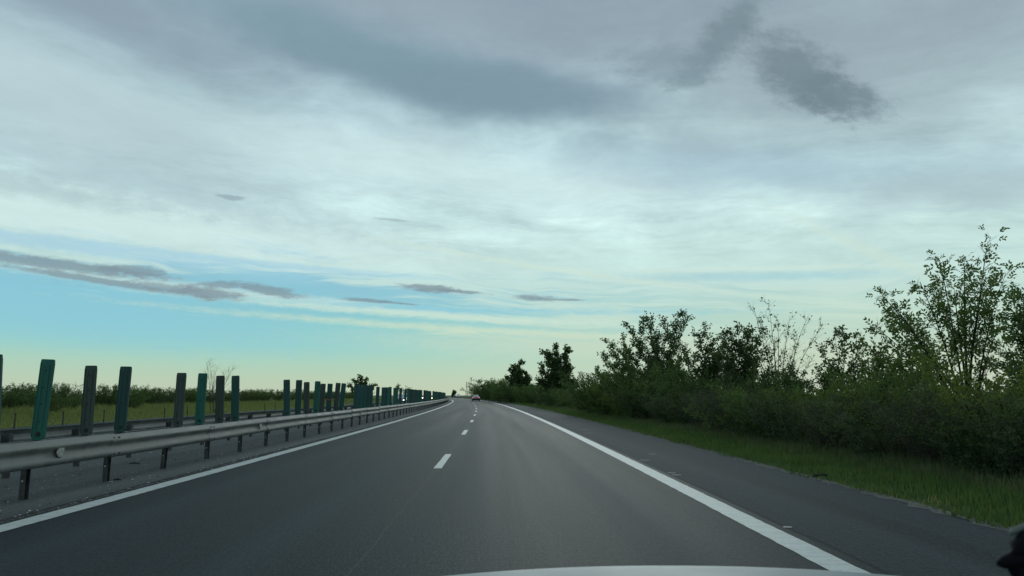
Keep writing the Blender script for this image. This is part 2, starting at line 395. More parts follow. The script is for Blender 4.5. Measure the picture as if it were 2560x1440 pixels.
s_d = 15.85; lines('lane_dashes', [(s_d+12.02*k-1.7, s_d+12.02*k+1.7, OC, .15, .2) for k in range(-4, 40)])
lines('opposite_lines', [(-40, 900, -9.6, .25, 2), (-40, 900, -17.2, .25, 2)] + [(12*k, 12*k+3.4, -13.4, .15, 1) for k in range(0, 60)])

# ------------------------------------------------------------------ object materials
M_rail = None
def _galv(t, b, out):
    pos = t.new('ShaderNodeTexCoord').outputs['Object']
    n = t.noise(pos, 1.5, 6, .65, .4); f = t.noise(pos, 22, 4, .7)
    mp = t.new('ShaderNodeMapping'); t.l.new(pos, mp.inputs[0]); mp.inputs['Scale'].default_value = (9, 9, .8)
    stn = t.noise(mp.outputs[0], 1.0, 6, .7)
    c = t.mix(t.rng(n, .3, .7), (.098, .108, .10, 1), (.178, .195, .182, 1)); c = t.mix(t.rng(stn, .56, .72, 0, .65), c, (.12, .105, .085, 1))
    c = t.mix(t.rng(f, .62, .75, 0, .4), c, (.36, .35, .33, 1))
    t.put(b.inputs['Base Color'], c); b.inputs['Metallic'].default_value = .07
    t.put(b.inputs['Roughness'], t.rng(n, .2, .8, .55, .75)); bump(t, b, f, .15, .004)
M_rail = material('galvanised_steel', _galv)
M_post = simple('shaded_old_post_steel', (.055, .06, .062, 1), .6, .4, .35, 9)  # old galvanised steel, with the shade on the posts put into its dark tone
M_dark = simple('dark_steel', (.03, .033, .035, 1), .55, .4, .3, 12)
M_hole_light = simple('hole_light_pale', (.5, .5, .48, 1), .4, .6, .2, 30)  # pale tone standing for light through a hole in the post
M_hole = simple('shadowed_slot', (.012, .012, .012, 1), .8, 0, .1, 5)  # near-black tone painted as slot shade; also backs the reflector plates
M_plate = simple('pale_reflector_plate', (.30, .31, .29, 1), .5, .2, .35, 25)
def blade_mat(name, a, b2):
    def fn(t, b, out):
        pos = t.new('ShaderNodeTexCoord').outputs['Object']
        mp = t.new('ShaderNodeMapping'); t.l.new(pos, mp.inputs[0]); mp.inputs['Scale'].default_value = (26, 26, 1.2)
        oi = t.new('ShaderNodeObjectInfo').outputs['Random']
        n = t.noise(t.m('ADD', 0, 0) if False else mp.outputs[0], 1.0, 6, .65); g = t.noise(pos, 5, 5, .7)
        c = t.mix(t.rng(n, .3, .72), a, b2); c = t.mix(t.rng(g, .55, .75, 0, .5), c, (.035, .045, .04, 1))
        c = t.mul(1.0, c, t.ramp(oi, [(0, (.8, .8, .8, 1)), (1, (1.2, 1.2, 1.2, 1))]))
        t.put(b.inputs['Base Color'], c); b.inputs['Roughness'].default_value = .5; b.inputs['Specular IOR Level'].default_value = .4
        bump(t, b, n, .2, .003)
    return material(name, fn)
MB_green = blade_mat('blade_green', (.006, .074, .056, 1), (.010, .115, .084, 1))
MB_teal = blade_mat('blade_teal', (.006, .046, .042, 1), (.010, .075, .064, 1))
MB_grey = blade_mat('blade_grey', (.022, .040, .033, 1), (.044, .064, .052, 1))
def leafmat(name, c1, c2, trans=.48):
    m = bpy.data.materials.new(name); m.use_nodes = True; m.node_tree.nodes.clear(); t = NT(m.node_tree)
    geo = t.new('ShaderNodeNewGeometry'); oi = t.new('ShaderNodeObjectInfo').outputs['Random']
    pos = t.new('ShaderNodeTexCoord').outputs['Object']
    cl = t.noise(pos, 1.3, 3, .6); r = geo.outputs['Random Per Island']
    f = t.m('ADD', t.m('MULTIPLY', r, .45), t.m('ADD', t.m('MULTIPLY', t.rng(cl, .3, .7), .4), t.m('MULTIPLY', oi, .15)))
    c = t.mix(f, c1, c2)
    d = t.new('ShaderNodeBsdfDiffuse'); t.put(d.inputs[0], c); tr = t.new('ShaderNodeBsdfTranslucent'); t.put(tr.inputs[0], t.mul(1.0, c, (1.3, 1.35, .6, 1)))
    mx = t.new('ShaderNodeMixShader'); mx.inputs[0].default_value = trans; t.l.new(d.outputs[0], mx.inputs[1]); t.l.new(tr.outputs[0], mx.inputs[2])
    out = t.new('ShaderNodeOutputMaterial'); t.l.new(mx.outputs[0], out.inputs[0]); return m
ML_dark = leafmat('leaf_dark', (.045, .078, .042, 1), (.12, .17, .085, 1))
ML_mid = leafmat('leaf_mid', (.06, .10, .048, 1), (.15, .205, .09, 1))
ML_yel = leafmat('leaf_yellowish', (.065, .10, .035, 1), (.16, .20, .07, 1))
ML_blue = leafmat('leaf_blue_green', (.05, .078, .055, 1), (.13, .16, .10, 1))
ML_grass = leafmat('grass_blades', (.055, .095, .040, 1), (.135, .20, .075, 1), .35)
ML_tall = leafmat('tall_grass_blades', (.055, .09, .045, 1), (.16, .19, .11, 1), .3)
ML_weed = leafmat('field_weeds', (.11, .135, .055, 1), (.25, .27, .13, 1), .35)
M_bark = simple('bark', (.03, .028, .022, 1), .9, 0, .4, 14, spec=.2)
M_barkb = simple('bare_bark', (.07, .06, .048, 1), .9, 0, .35, 14, spec=.2)

# ------------------------------------------------------------------ guardrails
WP = [(0.000, .018), (.008, .044), (.030, .074), (.048, .082), (.070, .080), (.092, .068), (.125, .040), (.150, .032), (.170, .036),
      (.196, .066), (.212, .080), (.228, .085), (.242, .081), (.290, .032), (.304, .014), (.308, .0)]
WP = [(z*1.14, d) for z, d in WP]
def beam_section(s0, s1, o, side, zb, rr, n=8):
    """W-shaped steel section between s0 and s1, hump towards +side"""
    mb = MB(); vs = []; lap = .16; m = len(WP)
    dz0, dz1 = rr.uniform(-.010, .010), rr.uniform(-.010, .010); do = rr.uniform(-.006, .006); dent = rr.uniform(0, 1) < .25
    for i in range(n+1):
        f = i/n; s = s0-lap+(s1-s0+lap)*f
        for j, (z, d) in enumerate(WP):
            k = 1.0
            if dent and .3 < f < .6: k = .8
            q = .010 if i == 0 else 0
            vs.append(rd(s, o+side*(d*k+do+q), zb+z+dz0+(dz1-dz0)*f))
    fs = [(i*m+j, i*m+j+1, (i+1)*m+j+1, (i+1)*m+j) for i in range(n) for j in range(m-1)]
    mb.add(vs, fs); return mb
def guardrail(name, label, o, side, s0, s1, zb, step_post, post_off, phase, detail_to=90, sect=4.0, cat='guardrail'):
    root = empty(name, rd(s0, o)); tag(root, label, cat); rr = random.Random(7+int(abs(o)*10))
    n = int((s1-s0)/sect); first = min(n, 90)
    for i in range(first):
        a = s0+i*sect; sec = beam_section(a, a+sect, o, side, zb, rr, 4).build('rail_section', M_rail, root, smooth=True, world=True)
        if a < detail_to:
            for ds in (.06, .22):
                for z, d in ((.29, .062), (.05, .079)):
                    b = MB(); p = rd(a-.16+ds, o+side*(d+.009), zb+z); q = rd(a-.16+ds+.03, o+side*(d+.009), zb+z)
                    b.box((p+q)/2-root.location, (.018, .034, .026), head(a)); b.build('splice_slot_shade', M_hole, sec)  # near-black blocks paint the shade inside the splice slots
    if n > first:
        mb = MB()
        for i in range(first, n, 4):
            q = beam_section(s0+i*sect, s0+min(n, i+4)*sect, o, side, zb, rr, 2); mb.add(q.v, q.f)
        tag(mb.build('far_rail', M_rail, root, smooth=True, world=True), kind='stuff')
    ps = []; s = phase
    while s < s1:
        if s >= s0: ps.append(s)
        s += step_post
    def post(mb, s, lean=0.0):
        # open C-section post with a spacer block behind the beam
        h = head(s); w, dp, tk = .095, .062, .010; po = o-side*post_off
        for (ox, oy, sx, sy) in ((0, -w/2, dp, tk), (0, w/2, dp, tk), (-side*dp/2, 0, tk, w+tk)):
            th = head(s); c = rd(s+oy, po+ox); top = zb+.30
            mb.box((c.x, c.y, top/2-.05), (sx, sy, top+.1), h, 0, lean)
        c = rd(s, o-side*(post_off-.075)+side*.0); mb.box((c.x, c.y, zb+.18), (.07, .09, .2), h)
    hi = [s for s in ps if s > -2]; lo = [s for s in ps if s <= -2]
    for i, s in enumerate(hi[:98]):
        mb = MB(); post(mb, s, rr.uniform(-.05, .05) if rr.random() < .3 else 0)
        po = mb.build('post', M_post, root, world=True)
        if s < 45 and side > 0:
            b = MB(); c = rd(s-.064-.0, o-side*post_off+.0); b.box((c.x, c.y, .24), (.022, .01, .022), head(s)); bo = b.build('hole_light', M_hole_light, po)  # pale chip put in for the light showing through the post hole
            for v in bo.data.vertices: v.co -= root.location
    mb = MB()
    for s in hi[98:]+lo: post(mb, s)
    if mb.v: tag(mb.build('far_posts', M_post, root, world=True), kind='stuff')
    return root
G1 = guardrail('guardrail', 'long galvanised steel guardrail on dark posts nearest our lanes, left of the road', -6.08, 1, -20, 600, .40, 2.075, .14, 10.11-2.075*14)
G2 = guardrail('guardrail', 'rear guardrail of the median, seen from its back behind the green slats', -8.25, -1, -20, 600, .42, 2.075, .14, 10.6-2.075*14, detail_to=-100)
G3 = guardrail('guardrail', 'short pale roadside guardrail on the right verge far beyond the sedan ahead', 6.55, -1, 268, 420, .42, 4.0, .14, 268, detail_to=-100)
# dark carrier bar and cross ties between the two rails
def world_part(mb, name, mat, root, smooth=False): return mb.build(name, mat, root, smooth=smooth, world=True)
mb = MB()
for i in range(-5, 150):
    a, b = i*4.0, i*4.0+4.0
    for (oo, zz) in ((-7.03, .60),):
        vs = []
        for s in (a, b):
            for dx, dz in ((-.04, 0), (.04, 0), (.04, .075), (-.04, .075)): vs.append(rd(s, oo+dx, zz+dz))
        mb.add(vs, [(0, 1, 5, 4), (1, 2, 6, 5), (2, 3, 7, 6), (3, 0, 4, 7)])
world_part(mb, 'carrier_bar', M_dark, G1)
for i in range(0, 24):
    s = 1.1+i*4.15; mb = MB(); c = rd(s, -7.2); mb.box((c.x, c.y, .565), (1.85, .07, .06), head(s)); world_part(mb, 'cross_tie', M_dark, G1)
# reflector plates in the groove of the near beam
for px in (148, 648, 901, 970, 1027):
    s = s_for_col(px, -6.02, .60); mb = MB(); p = rd(s, -6.02+.022, .580); h = head(s)
    ol = [(-.085, .0), (-.05, -.055), (.03, -.065), (.085, -.02), (.09, .055), (.0, .06), (-.06, .045)]
    M = Matrix.Translation(p) @ Matrix.Rotation(h+math.pi/2, 4, 'Z'); n = len(ol)
    vs = [M @ Vector((x, 0.0, z)) for x, z in ol]+[M @ Vector((x, -.012, z)) for x, z in ol]
    mb.add(vs, [tuple(range(n)), tuple(range(n, 2*n))[::-1]]+[(i, (i+1) % n, (i+1) % n+n, i+n) for i in range(n)])
    ref = world_part(mb, 'reflector_plate', M_plate, G1)
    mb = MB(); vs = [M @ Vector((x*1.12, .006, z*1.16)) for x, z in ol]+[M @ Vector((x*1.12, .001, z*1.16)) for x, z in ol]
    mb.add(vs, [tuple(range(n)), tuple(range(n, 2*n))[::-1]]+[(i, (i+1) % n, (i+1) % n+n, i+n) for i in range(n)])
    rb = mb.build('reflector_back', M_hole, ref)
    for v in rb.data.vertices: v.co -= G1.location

# ------------------------------------------------------------------ anti-glare slats
BO = -7.03
def blade_outline(w, h, r=.022, ch=.03):
    pts = [(-w/2+ch, 0), (w/2-ch, 0), (w/2, ch*1.3)]
    for k in range(4): a = k/3*math.pi/2; pts.append((w/2-r+r*math.cos(a), h-r+r*math.sin(a)))
    for k in range(4): a = math.pi/2+k/3*math.pi/2; pts.append((-w/2+r+r*math.cos(a), h-r+r*math.sin(a)))
    pts.append((-w/2, ch*1.3)); return pts
def make_blade(mat, detailed=True):
    root = empty('anti_glare_slat', (0, 0, 0)); w, h = .215, 1.235
    mb = MB(); mb.prism(blade_outline(w, h), -.012, .012)
    if detailed:
        for x in (-w/2+.006, w/2-.006): mb.box((x, 0.0, h*.5), (.011, .040, h-.11))
        for x in (-.045, .045): mb.box((x, -.014, h*.53), (.012, .008, h-.25))
    mb.build('slat_panel', mat, root)
    if detailed:
        for z in (.28, .55, .80, 1.06):
            b = MB(); b.tube([(-.012, -.010, z), (-.012, -.019, z)], .012, 8); b.build('rivet', M_dark, root)
        b = MB(); b.tube([(0, -.010, .09), (0, -.021, .09)], .042, 14); b.tube([(0, -.02, .09), (0, -.032, .09)], .018, 6); b.build('mounting_bolt', M_dark, root)
        b = MB(); b.box((.0, .04, -.008), (.17, .10, .014)); b.box((.11, .0, .004), (.07, .05, .012), 0, 0, .25); b.build('bracket', M_rail, root)
    return root
near = [(-24, -15, 886, 't'), (94, 121, 898, 'g'), (213, 229, 914, 'k'), (300, 314, 916, 't'), (445, 454, 932, 'k'), (497, 509, 933, 'g'), (549, 552, 939, 'k'), (587, 589, 939, 't'),
        (717, 717, 949, 't'), (744, 748, 950, 't'), (766, 767, 955, 'k'), (789, 795, 953, 'g'), (803, 808, 959, 'k'), (821, 826, 959, 't'), (839, 846, 957, 'k'), (852, 860, 958, 't')]
desc = ['dark slat cut off by the left edge of the picture', 'tallest bright green slat, leaning right, second from the left', 'grey-green weathered slat between the bright green leaning one and a teal one',
        'dark teal slat, last of the leading group, before the first wide gap', 'grey slat standing first after the gap, next to a bright green slat', 'bright green leaning slat in front of the bare roadside tree',
        'grey upright slat just right of the bare roadside tree', 'teal upright slat standing before the long empty gap in the row', 'teal slat standing first after the long empty gap',
        'teal slat with a slight lean, second after the long gap', 'short grey slat, third after the long gap', 'bright green slat leaning right over a grey neighbour',
        'grey slat partly covered by a leaning bright green one', 'teal-grey slat with a faint red band low on its face', 'dark grey leaning slat, second from the end of the small group', 'leaning teal slat, last of the small group before the round tree']
protos = {'g': make_blade(MB_green), 't': make_blade(MB_teal), 'k': make_blade(MB_grey)}
used = set(); rb = random.Random(3)
M_red = simple('faded_red_tape', (.20, .05, .04, 1), .7)
for i, (xb, xt, yt, k) in enumerate(near):
    s = s_for_col(xb, BO, .69, 3.0, 80) if xb > 0 else s_for_col(-24, BO, .69, 3.0, 80)
    o = protos[k] if k not in used else copy_tree(protos[k]); used.add(k)
    p = rd(s, BO, .675); o.location = p
    # lean that puts the top at the measured column
    th = hz(yt, p.x, p.y)-.675; sc = min(max(th/1.235, .90), 1.10); o.scale = (1, 1, sc)
    zt = .675+1.235*sc; dx = colx(xt, p.y, zt)-p.x; lean = math.atan2(dx, 1.235*sc)
    o.rotation_euler = (rb.uniform(-.02, .02), max(-.10, min(.10, lean)), head(s)-.10+rb.uniform(-.08, .08))
    tag(o, desc[i], 'slat', 'anti-glare slats along the median')
    if i == 13:
        b = MB(); b.box((0, -.0, .52), (.222, .046, .06)); b.build('red_band', M_red, o)
far_proto = {}
for k, m in (('g', MB_green), ('t', MB_teal), ('k', MB_grey)):
    far_proto[k] = make_blade(m, False)
fused = set(); s = s_for_col(888, BO, .69, 20, 150)
gaps = [(931, 938), (949, 954), (978, 980), (993, 998), (1006, 1007.5), (1014.5, 1018), (1055, 1057.5), (1077.5, 1081)]
cnt = 0
solid_until = 250
while s < solid_until:
    p = rd(s, BO, .69); d = cp_*(sy_*p.x+cy_*p.y)+sp_*(.69-H); px = 1280+F*(cy_*p.x-sy_*p.y)/d; hw = .1*F/s
    if not any(px+hw*.6 > a and px-hw*.6 < b for a, b in gaps) or s > 125:
        k = rb.choice('ggttttk'); o = far_proto[k] if k not in fused else copy_tree(far_proto[k]); fused.add(k)
        o.location = rd(s, BO, .675); o.scale = (1, 1, rb.uniform(.95, 1.04))
        o.rotation_euler = (rb.uniform(-.02, .02), rb.uniform(-.02, .03), head(s)-.1+rb.uniform(-.15, .15))
        if px < 932: lb = 'green slat in the close-set block in front of the round dark tree'
        elif px < 949: lb = 'lone dark slat in the gap just right of the round tree'
        elif px < 993: lb = 'green slat between the lone slat and the first oncoming headlights'
        elif px < 1078: lb = ('green slat just before the reddish headlight gap' if px > 1035 else 'green slat right of the black oncoming car' if px > 1012 else 'slat close beside the black oncoming car') if px < 1056 else 'slat between the two far headlight glints'
        else: lb = 'distant green slat in the unbroken far end of the row'
        tag(o, lb, 'slat', 'anti-glare slats along the median'); cnt += 1
    s += 1.28 if s < 110 else 1.6
print('far slats', cnt)

# ------------------------------------------------------------------ vehicles
M_glass = simple('car_glass', (.45, .50, .50, 1), .12, .7, .1, 4, spec=.9)
M_rubber = simple('tyre_rubber', (.015, .015, .015, 1), .85, 0, .2, 20)
M_rim = simple('wheel_alloy', (.35, .35, .36, 1), .35, .7, .1, 9)
M_tail = simple('lit_tail_lamp', (.5, .02, .03, 1), .3, 0, .1, 5, emit=((1, .16, .22, 1), 1.0))
M_headl = simple('lit_head_lamp', (.8, .8, .75, 1), .3, 0, .1, 5, emit=((1, .93, .82, 1), 9.0))
M_heado = simple('lit_warm_head_lamp', (.8, .7, .4, 1), .3, 0, .1, 5, emit=((1, .72, .30, 1), 7.0))
M_platew = simple('number_plate', (.6, .6, .6, 1), .5)
M_trim = simple('dark_plastic_trim', (.02, .02, .022, 1), .6)
def make_car(name, label, paint, loc, rz, van=False, head_mat=None, tail_mat=None):
    """local +y is the front"""
    r = empty(name, loc, rz); tag(r, label, 'van' if van else 'car')
    L, W = (5.2, 1.95) if van else (4.6, 1.80)
    st = [(-.50, .34, .72, .86), (-.485, .27, .88, .93), (-.44, .22, .96, .985), (-.30, .20, .98, 1), (-.1, .20, .96, 1), (.12, .20, .95, 1), (.25, .20, .93, 1), (.38, .21, .86, .985), (.46, .24, .76, .94), (.5, .34, .60, .84)]
    if van: st = [(f, a, b+.25, w) for f, a, b, w in st]
    rings = []
    for f, zb, zt, wf in st:
        hw = W/2*wf; y = f*L
        rings.append([(-hw*.93, y, zb), (-hw, y, zb+.12), (-hw, y, zb+(zt-zb)*.62), (-hw*.95, y, zt-.05), (-hw*.82, y, zt), (0, y, zt+.02), (hw*.82, y, zt), (hw*.95, y, zt-.05), (hw, y, zb+(zt-zb)*.62), (hw, y, zb+.12), (hw*.93, y, zb), (0, y, zb)])
    b = MB(); b.loft(rings); b.build('body', paint, r, smooth=True)
    base = 1.18 if van else .95; top = 2.05 if van else 1.43
    cab = [(-.40, base, base, .78)] if not van else [(-.49, base, base, .9)]
    cs = ([(-.47, base-.02, .80), (-.455, top-.1, .82), (-.42, top, .80), (.16, top, .78), (.30, base-.1, .84)] if van else
          [(-.42, base-.02, .80), (-.25, top-.06, .66), (-.18, top, .62), (.02, top, .62), (.10, top-.05, .64), (.26, base-.06, .82)])
    g = MB(); rings = []
    for f, z, wf in cs:
        hw = W/2*wf; y = f*L; wb = W/2*.9
        rings.append([(-wb, y, base-.12), (-hw, y, max(z-.04, base-.1)), (-hw*.9, y, z), (hw*.9, y, z), (hw, y, max(z-.04, base-.1)), (wb, y, base-.12)])
    g.loft(rings); g.build('cabin_glass', M_glass, r, smooth=False)
    rf = MB(); rr2 = []
    for f, z, wf in (cs[1:5] if not van else cs[1:4]):
        hw = W/2*wf*.97; y = f*L
        rr2.append([(-hw, y, z-.012), (-hw*.86, y, z+.018), (0, y, z+.03), (hw*.86, y, z+.018), (hw, y, z-.012), (0, y, z-.03)])
    rf.loft(rr2); rf.build('roof', paint, r, smooth=True)
    for sx in (-1, 1):
        p = MB()
        a = (sx*W/2*.80, cs[0][0]*L, base-.03); c = (sx*W/2*cs[1][2]*.98, cs[1][0]*L, cs[1][1]); p.tube([a, c], .035, 5)
        a = (sx*W/2*.83, cs[-1][0]*L, base-.06); c = (sx*W/2*cs[-2][2]*.96, cs[-2][0]*L, cs[-2][1]); p.tube([a, c], .03, 5)
        p.build('roof_pillar', paint, r)
        m = MB(); m.box((sx*(W/2+.07), .16*L, base+.02), (.16, .1, .12)); m.build('wing_mirror', paint, r)
        t_ = MB(); t_.box((sx*W/2*.70, -.485*L, .78 if not van else 1.0), (.36, .10, .15 if not van else .3), 0, 0, 0); t_.build('tail_light', tail_mat or M_tail, r)
        t_ = MB(); t_.tube([(sx*W/2*.70, .478*L, .66 if not van else .82), (sx*W/2*.68, .50*L, .66 if not van else .82)], [.13, .10], 10); t_.build('headlight', head_mat or M_rim, r)
        for fy in (-.31, .31):
            w = MB(); x0, x1 = sx*(W/2-.20), sx*(W/2+.005); R = .33
            w.tube([(x0, fy*L, R), (x0+(x1-x0)*.15, fy*L, R), (x0+(x1-x0)*.85, fy*L, R), (x1, fy*L, R)], [R-.03, R, R, R-.03], 18); wo = w.build('wheel', M_rubber, r)
            w = MB(); w.tube([(x1, fy*L, R), (x1+sx*.012, fy*L, R)], .2, 12); w.build('rim', M_rim, wo)
    b = MB(); b.box((0, -.5*L-.005, .46), (W*.88, .08, .42)); b.box((0, .5*L+.0, .40), (W*.8, .06, .22)); b.build('bumper', M_trim, r)
    b = MB(); b.box((0, -.5*L-.01, .72), (.52, .02, .11)); b.build('number_plate', M_platew, r)
    return r
paint_dark = simple('dark_red_car_paint', (.17, .12, .14, 1), .22, .7, .1, 3, spec=.7)
paint_white = simple('white_car_paint', (.62, .64, .64, 1), .3, 0, .05, 3)
paint_black = simple('black_car_paint', (.012, .013, .016, 1), .2, .1, .1, 3, spec=.7)
paint_grey = simple('grey_car_paint', (.18, .19, .20, 1), .28, .3, .1, 3)
pc = at(1188.5, 1003.4); make_car('sedan', 'sedan driving ahead in our lanes, pale roof, dark bumper and red tail lights lit', paint_dark, (pc.x, pc.y+2.2, 0), head(157))
def opp(px, s, zl): return (colx(px, s, zl), s)
x, y = opp(997, 106, .66); make_car('oncoming_car', 'black oncoming car with bright headlights showing through the first gap in the slats', paint_black, (x-.0, y+2.3, 0), math.pi+head(106), head_mat=M_headl)
x, y = opp(1055, 205, .66); make_car('oncoming_car', 'grey oncoming car whose lamp glows in a narrow slit between far slats', paint_grey, (x+.6, y+2.3, 0), math.pi+head(205), head_mat=M_headl)
x, y = opp(1079, 185, .66); make_car('oncoming_car', 'pale oncoming car with a yellowish headlight, farthest along the row of slats', paint_white, (x+.6, y+2.3, 0), math.pi+head(190), head_mat=M_heado)
x, y = opp(1138, 470, .5); make_car('distant_car', 'tiny black car far down our road, right of where the slats end', paint_black, (x, y, 0), head(470), tail_mat=M_trim)
x, y = opp(1145.5, 430, .8); make_car('distant_van', 'tiny white van far down the road beside the far guardrail', paint_white, (x, y, 0), head(430), van=True, tail_mat=M_trim)

# the bonnet of the car the picture is taken from
def own_car():
    cx = .34; r = empty('own_car', (cx, 1.1, 0)); tag(r, 'pale grey-blue car bonnet along the bottom edge, the car the picture is taken from', 'car')
    paint = simple('silver_blue_paint', (.165, .205, .22, 1), .5, .1, .04, 2, spec=.35)
    zc = H - 1.62*math.tan(math.radians(12.35))      # crest height
    st = [(.70, 1.2), (.9, 1.2), (1.1, 1.2), (1.3, 1.2), (1.45, 1.2), (1.58, 1.2), (1.62, 1.1), (1.70, .978), (1.76, .955), (1.84, .90), (1.95, .80), (2.02, .66), (2.05, .5), (2.04, .32)]
    # everything behind the crest must stay under the sight line
    slope = math.tan(math.radians(12.35)); xs = np.linspace(-.86, .86, 29); b = MB(); rings = []
    for y, z in st:
        z0 = min(z, H-slope*1.62+.06*(1.62-y)-.35*max(0, 1.5-y)**2-.0) if y <= 1.62 else z
        z0 = min(z0, zc if y >= 1.62 else 99)
        ring = []
        for xx in xs:
            a = abs(xx); drop = .075*xx*xx + (max(0, a-.66)**2)*3.2
            rib = .006*math.exp(-((a-.38)/.03)**2)
            ring.append((xx, y-1.1-.18*(a/.86)**2.5*(max(0, y-1.2)), max(z0-drop+rib*(1 if y < 1.6 else 0), .25)))
        rings.append(ring)
    b.loft(rings, cap=False, closed=False); bo = b.build('bonnet', paint, r, smooth=True)
    sf = bo.modifiers.new('thickness', 'SOLIDIFY'); sf.thickness = .02; sf.offset = -1
    b = MB()
    for sx in (-1, 1):
        b.add([(sx*.86, -.40, .82), (sx*.86, .78, .55), (sx*.86, .78, .25), (sx*.86, -.40, .25), (sx*.80, -.40, .82), (sx*.80, .78, .55), (sx*.80, .78, .25), (sx*.80, -.40, .25)],
              [(0, 1, 2, 3), (7, 6, 5, 4), (0, 4, 5, 1), (1, 5, 6, 2), (2, 6, 7, 3), (3, 7, 4, 0)])
    b.build('wing', paint, r)
own_car()
# blurred dark thing close to the lens at the lower right corner
def holder():
    d = .62; P = lambda px, py, k=1.0: Vector((0, 0, H)) + ray(px, py)*d*k
    c = P(2570, 1400); r = empty('dashboard_clip', c); tag(r, 'black out-of-focus clip with a pointed prong at the lower right corner', 'clip')
    M_blk = simple('black_plastic', (.004, .004, .006, 1), .7, 0, .2, 10, spec=.1); M_gl = simple('pale_plastic_tip', (.10, .115, .11, 1), .5)
    b = MB(); b.tube([P(2640, 1335), P(2575, 1352), P(2542, 1372), P(2530, 1398), P(2540, 1425), P(2560, 1450), P(2590, 1500)], [.016, .0095, .0075, .0065, .006, .007, .009], 10)
    b.tube([P(2560, 1395), P(2532, 1401), P(2508, 1407), P(2494, 1410)], [.009, .007, .005, .002], 8)
    b.build('clip_body', M_blk, r, smooth=True, world=True)
    b = MB(); b.tube([P(2524, 1336, 1.01), P(2534, 1328, 1.01), P(2552, 1320, 1.01), P(2590, 1308, 1.01)], [.0015, .003, .003, .003], 8); b.build('pale_tip', M_gl, r, smooth=True, world=True)
holder()

# ------------------------------------------------------------------ vegetation generators
def rot_about(v, axis, a): return Quaternion(axis, a) @ v
def grow(rng, Ht, nstem=3, spread=.35, side=9, side_len=.34, twig=5, twig_len=.35, leaf=.07, lpm=16, leaf_from=.25, crook=.18, stem_r=.011, low=.2, fan=0.0, leafiness=1.0, droop=.25, levels=3, tips=None):
    """branches as tubes, leaf positions along the outer branches"""
    mb = MB(); LP, LD = [], []
    def line(p, d, L, n, up, cr):
        pts = [p.copy()]
        for i in range(n):
            d = (d + Vector((rng.gauss(0, cr), rng.gauss(0, cr), rng.gauss(0, cr*.6)+up))).normalized(); p = p + d*(L/n); pts.append(p.copy())
        return pts
    def leaves(pts, t0, dens):
        L = sum((pts[i+1]-pts[i]).length for i in range(len(pts)-1)); n = int(L*lpm*dens*leafiness+rng.random())
        for _ in range(n):
            f = t0+(1-t0)*rng.random(); k = f*(len(pts)-1); i = min(int(k), len(pts)-2)
            p = pts[i].lerp(pts[i+1], k-i); dd = (pts[i+1]-pts[i]).normalized()
            o = Vector((rng.gauss(0, 1), rng.gauss(0, 1), rng.gauss(0, 1))).normalized()
            dir_ = (dd*.5+o+Vector((0, 0, -droop))).normalized(); LP.append(p+o*leaf*.5*rng.random()); LD.append(dir_)
    for k in range(len(tips) if tips else nstem):
        a = rng.uniform(0, 2*math.pi); tl = spread*(.25+.75*rng.random()) if nstem > 1 else spread*.2*rng.random()
        d = Vector((math.cos(a)*math.sin(tl), math.sin(a)*math.sin(tl), math.cos(tl)))
        L = Ht*rng.uniform(.78, 1.0)/(math.cos(tl)**.6 if tl < 1.2 else 1) if k else Ht*1.0
        base = Vector((math.cos(a), math.sin(a), 0))*rng.uniform(0, .18)*(nstem > 1); base.z = -.05
        main = line(base, d, L, 9, .03, crook*.35)
        if tips:
            tp = tips[k]; c1 = Vector((tp.x*.22, tp.y*.2, tp.z*.52)); L = tp.length; base *= .6; w1, w2 = rng.gauss(0, 1)*crook*.2*L, rng.gauss(0, 1)*crook*.2*L; main = []
            for i in range(10):
                f = i/9; q = base*(1-f)**2+c1*2*f*(1-f)+tp*f*f; q.x += math.sin(f*6.0+k)*w1*f*(1-f); q.y += math.sin(f*5+k*2)*w2*f*(1-f); main.append(q)
        r0 = Ht*stem_r*rng.uniform(.6, 1.1); mb.tube(main, [r0*(1-.93*i/9)+.003 for i in range(10)], 5, False)
        leaves(main[5:], 0, .8)
        for j in range(side):
            f = low+(1-low)*(j+rng.random())/side; kk = f*9; i = min(int(kk), 8); p = main[i].lerp(main[i+1], kk-i)
            md = (main[i+1]-main[i]).normalized(); ax = md.orthogonal().normalized(); ax = rot_about(ax, md, rng.uniform(0, 2*math.pi))
            bd = rot_about(md, ax, rng.uniform(.5, .95)); bl = (L if tips else Ht)*side_len*(1.12-f*.75)*rng.uniform(.6, 1.1)
            br = line(p, bd, bl, 5, .10, crook); mb.tube(br, [max(.0035, r0*.38*(1-f*.5)*(1-.85*q/5)) for q in range(6)], 4, False)
            leaves(br, leaf_from, 1.0)
            for q in range(twig):
                g = .25+.75*(q+rng.random())/twig; kk2 = g*5; i2 = min(int(kk2), 4); p2 = br[i2].lerp(br[i2+1], kk2-i2)
                md2 = (br[i2+1]-br[i2]).normalized(); ax2 = rot_about(md2.orthogonal().normalized(), md2, rng.uniform(0, 6.28))
                tw = line(p2, rot_about(md2, ax2, rng.uniform(.4, .9)), twig_len*rng.uniform(.5, 1.2), 3, .05, crook)
                if levels > 2: mb.tube(tw, [.0045, .0035, .0028, .002], 3, False)
                leaves(tw, .1, 1.5)
    return mb, LP, LD
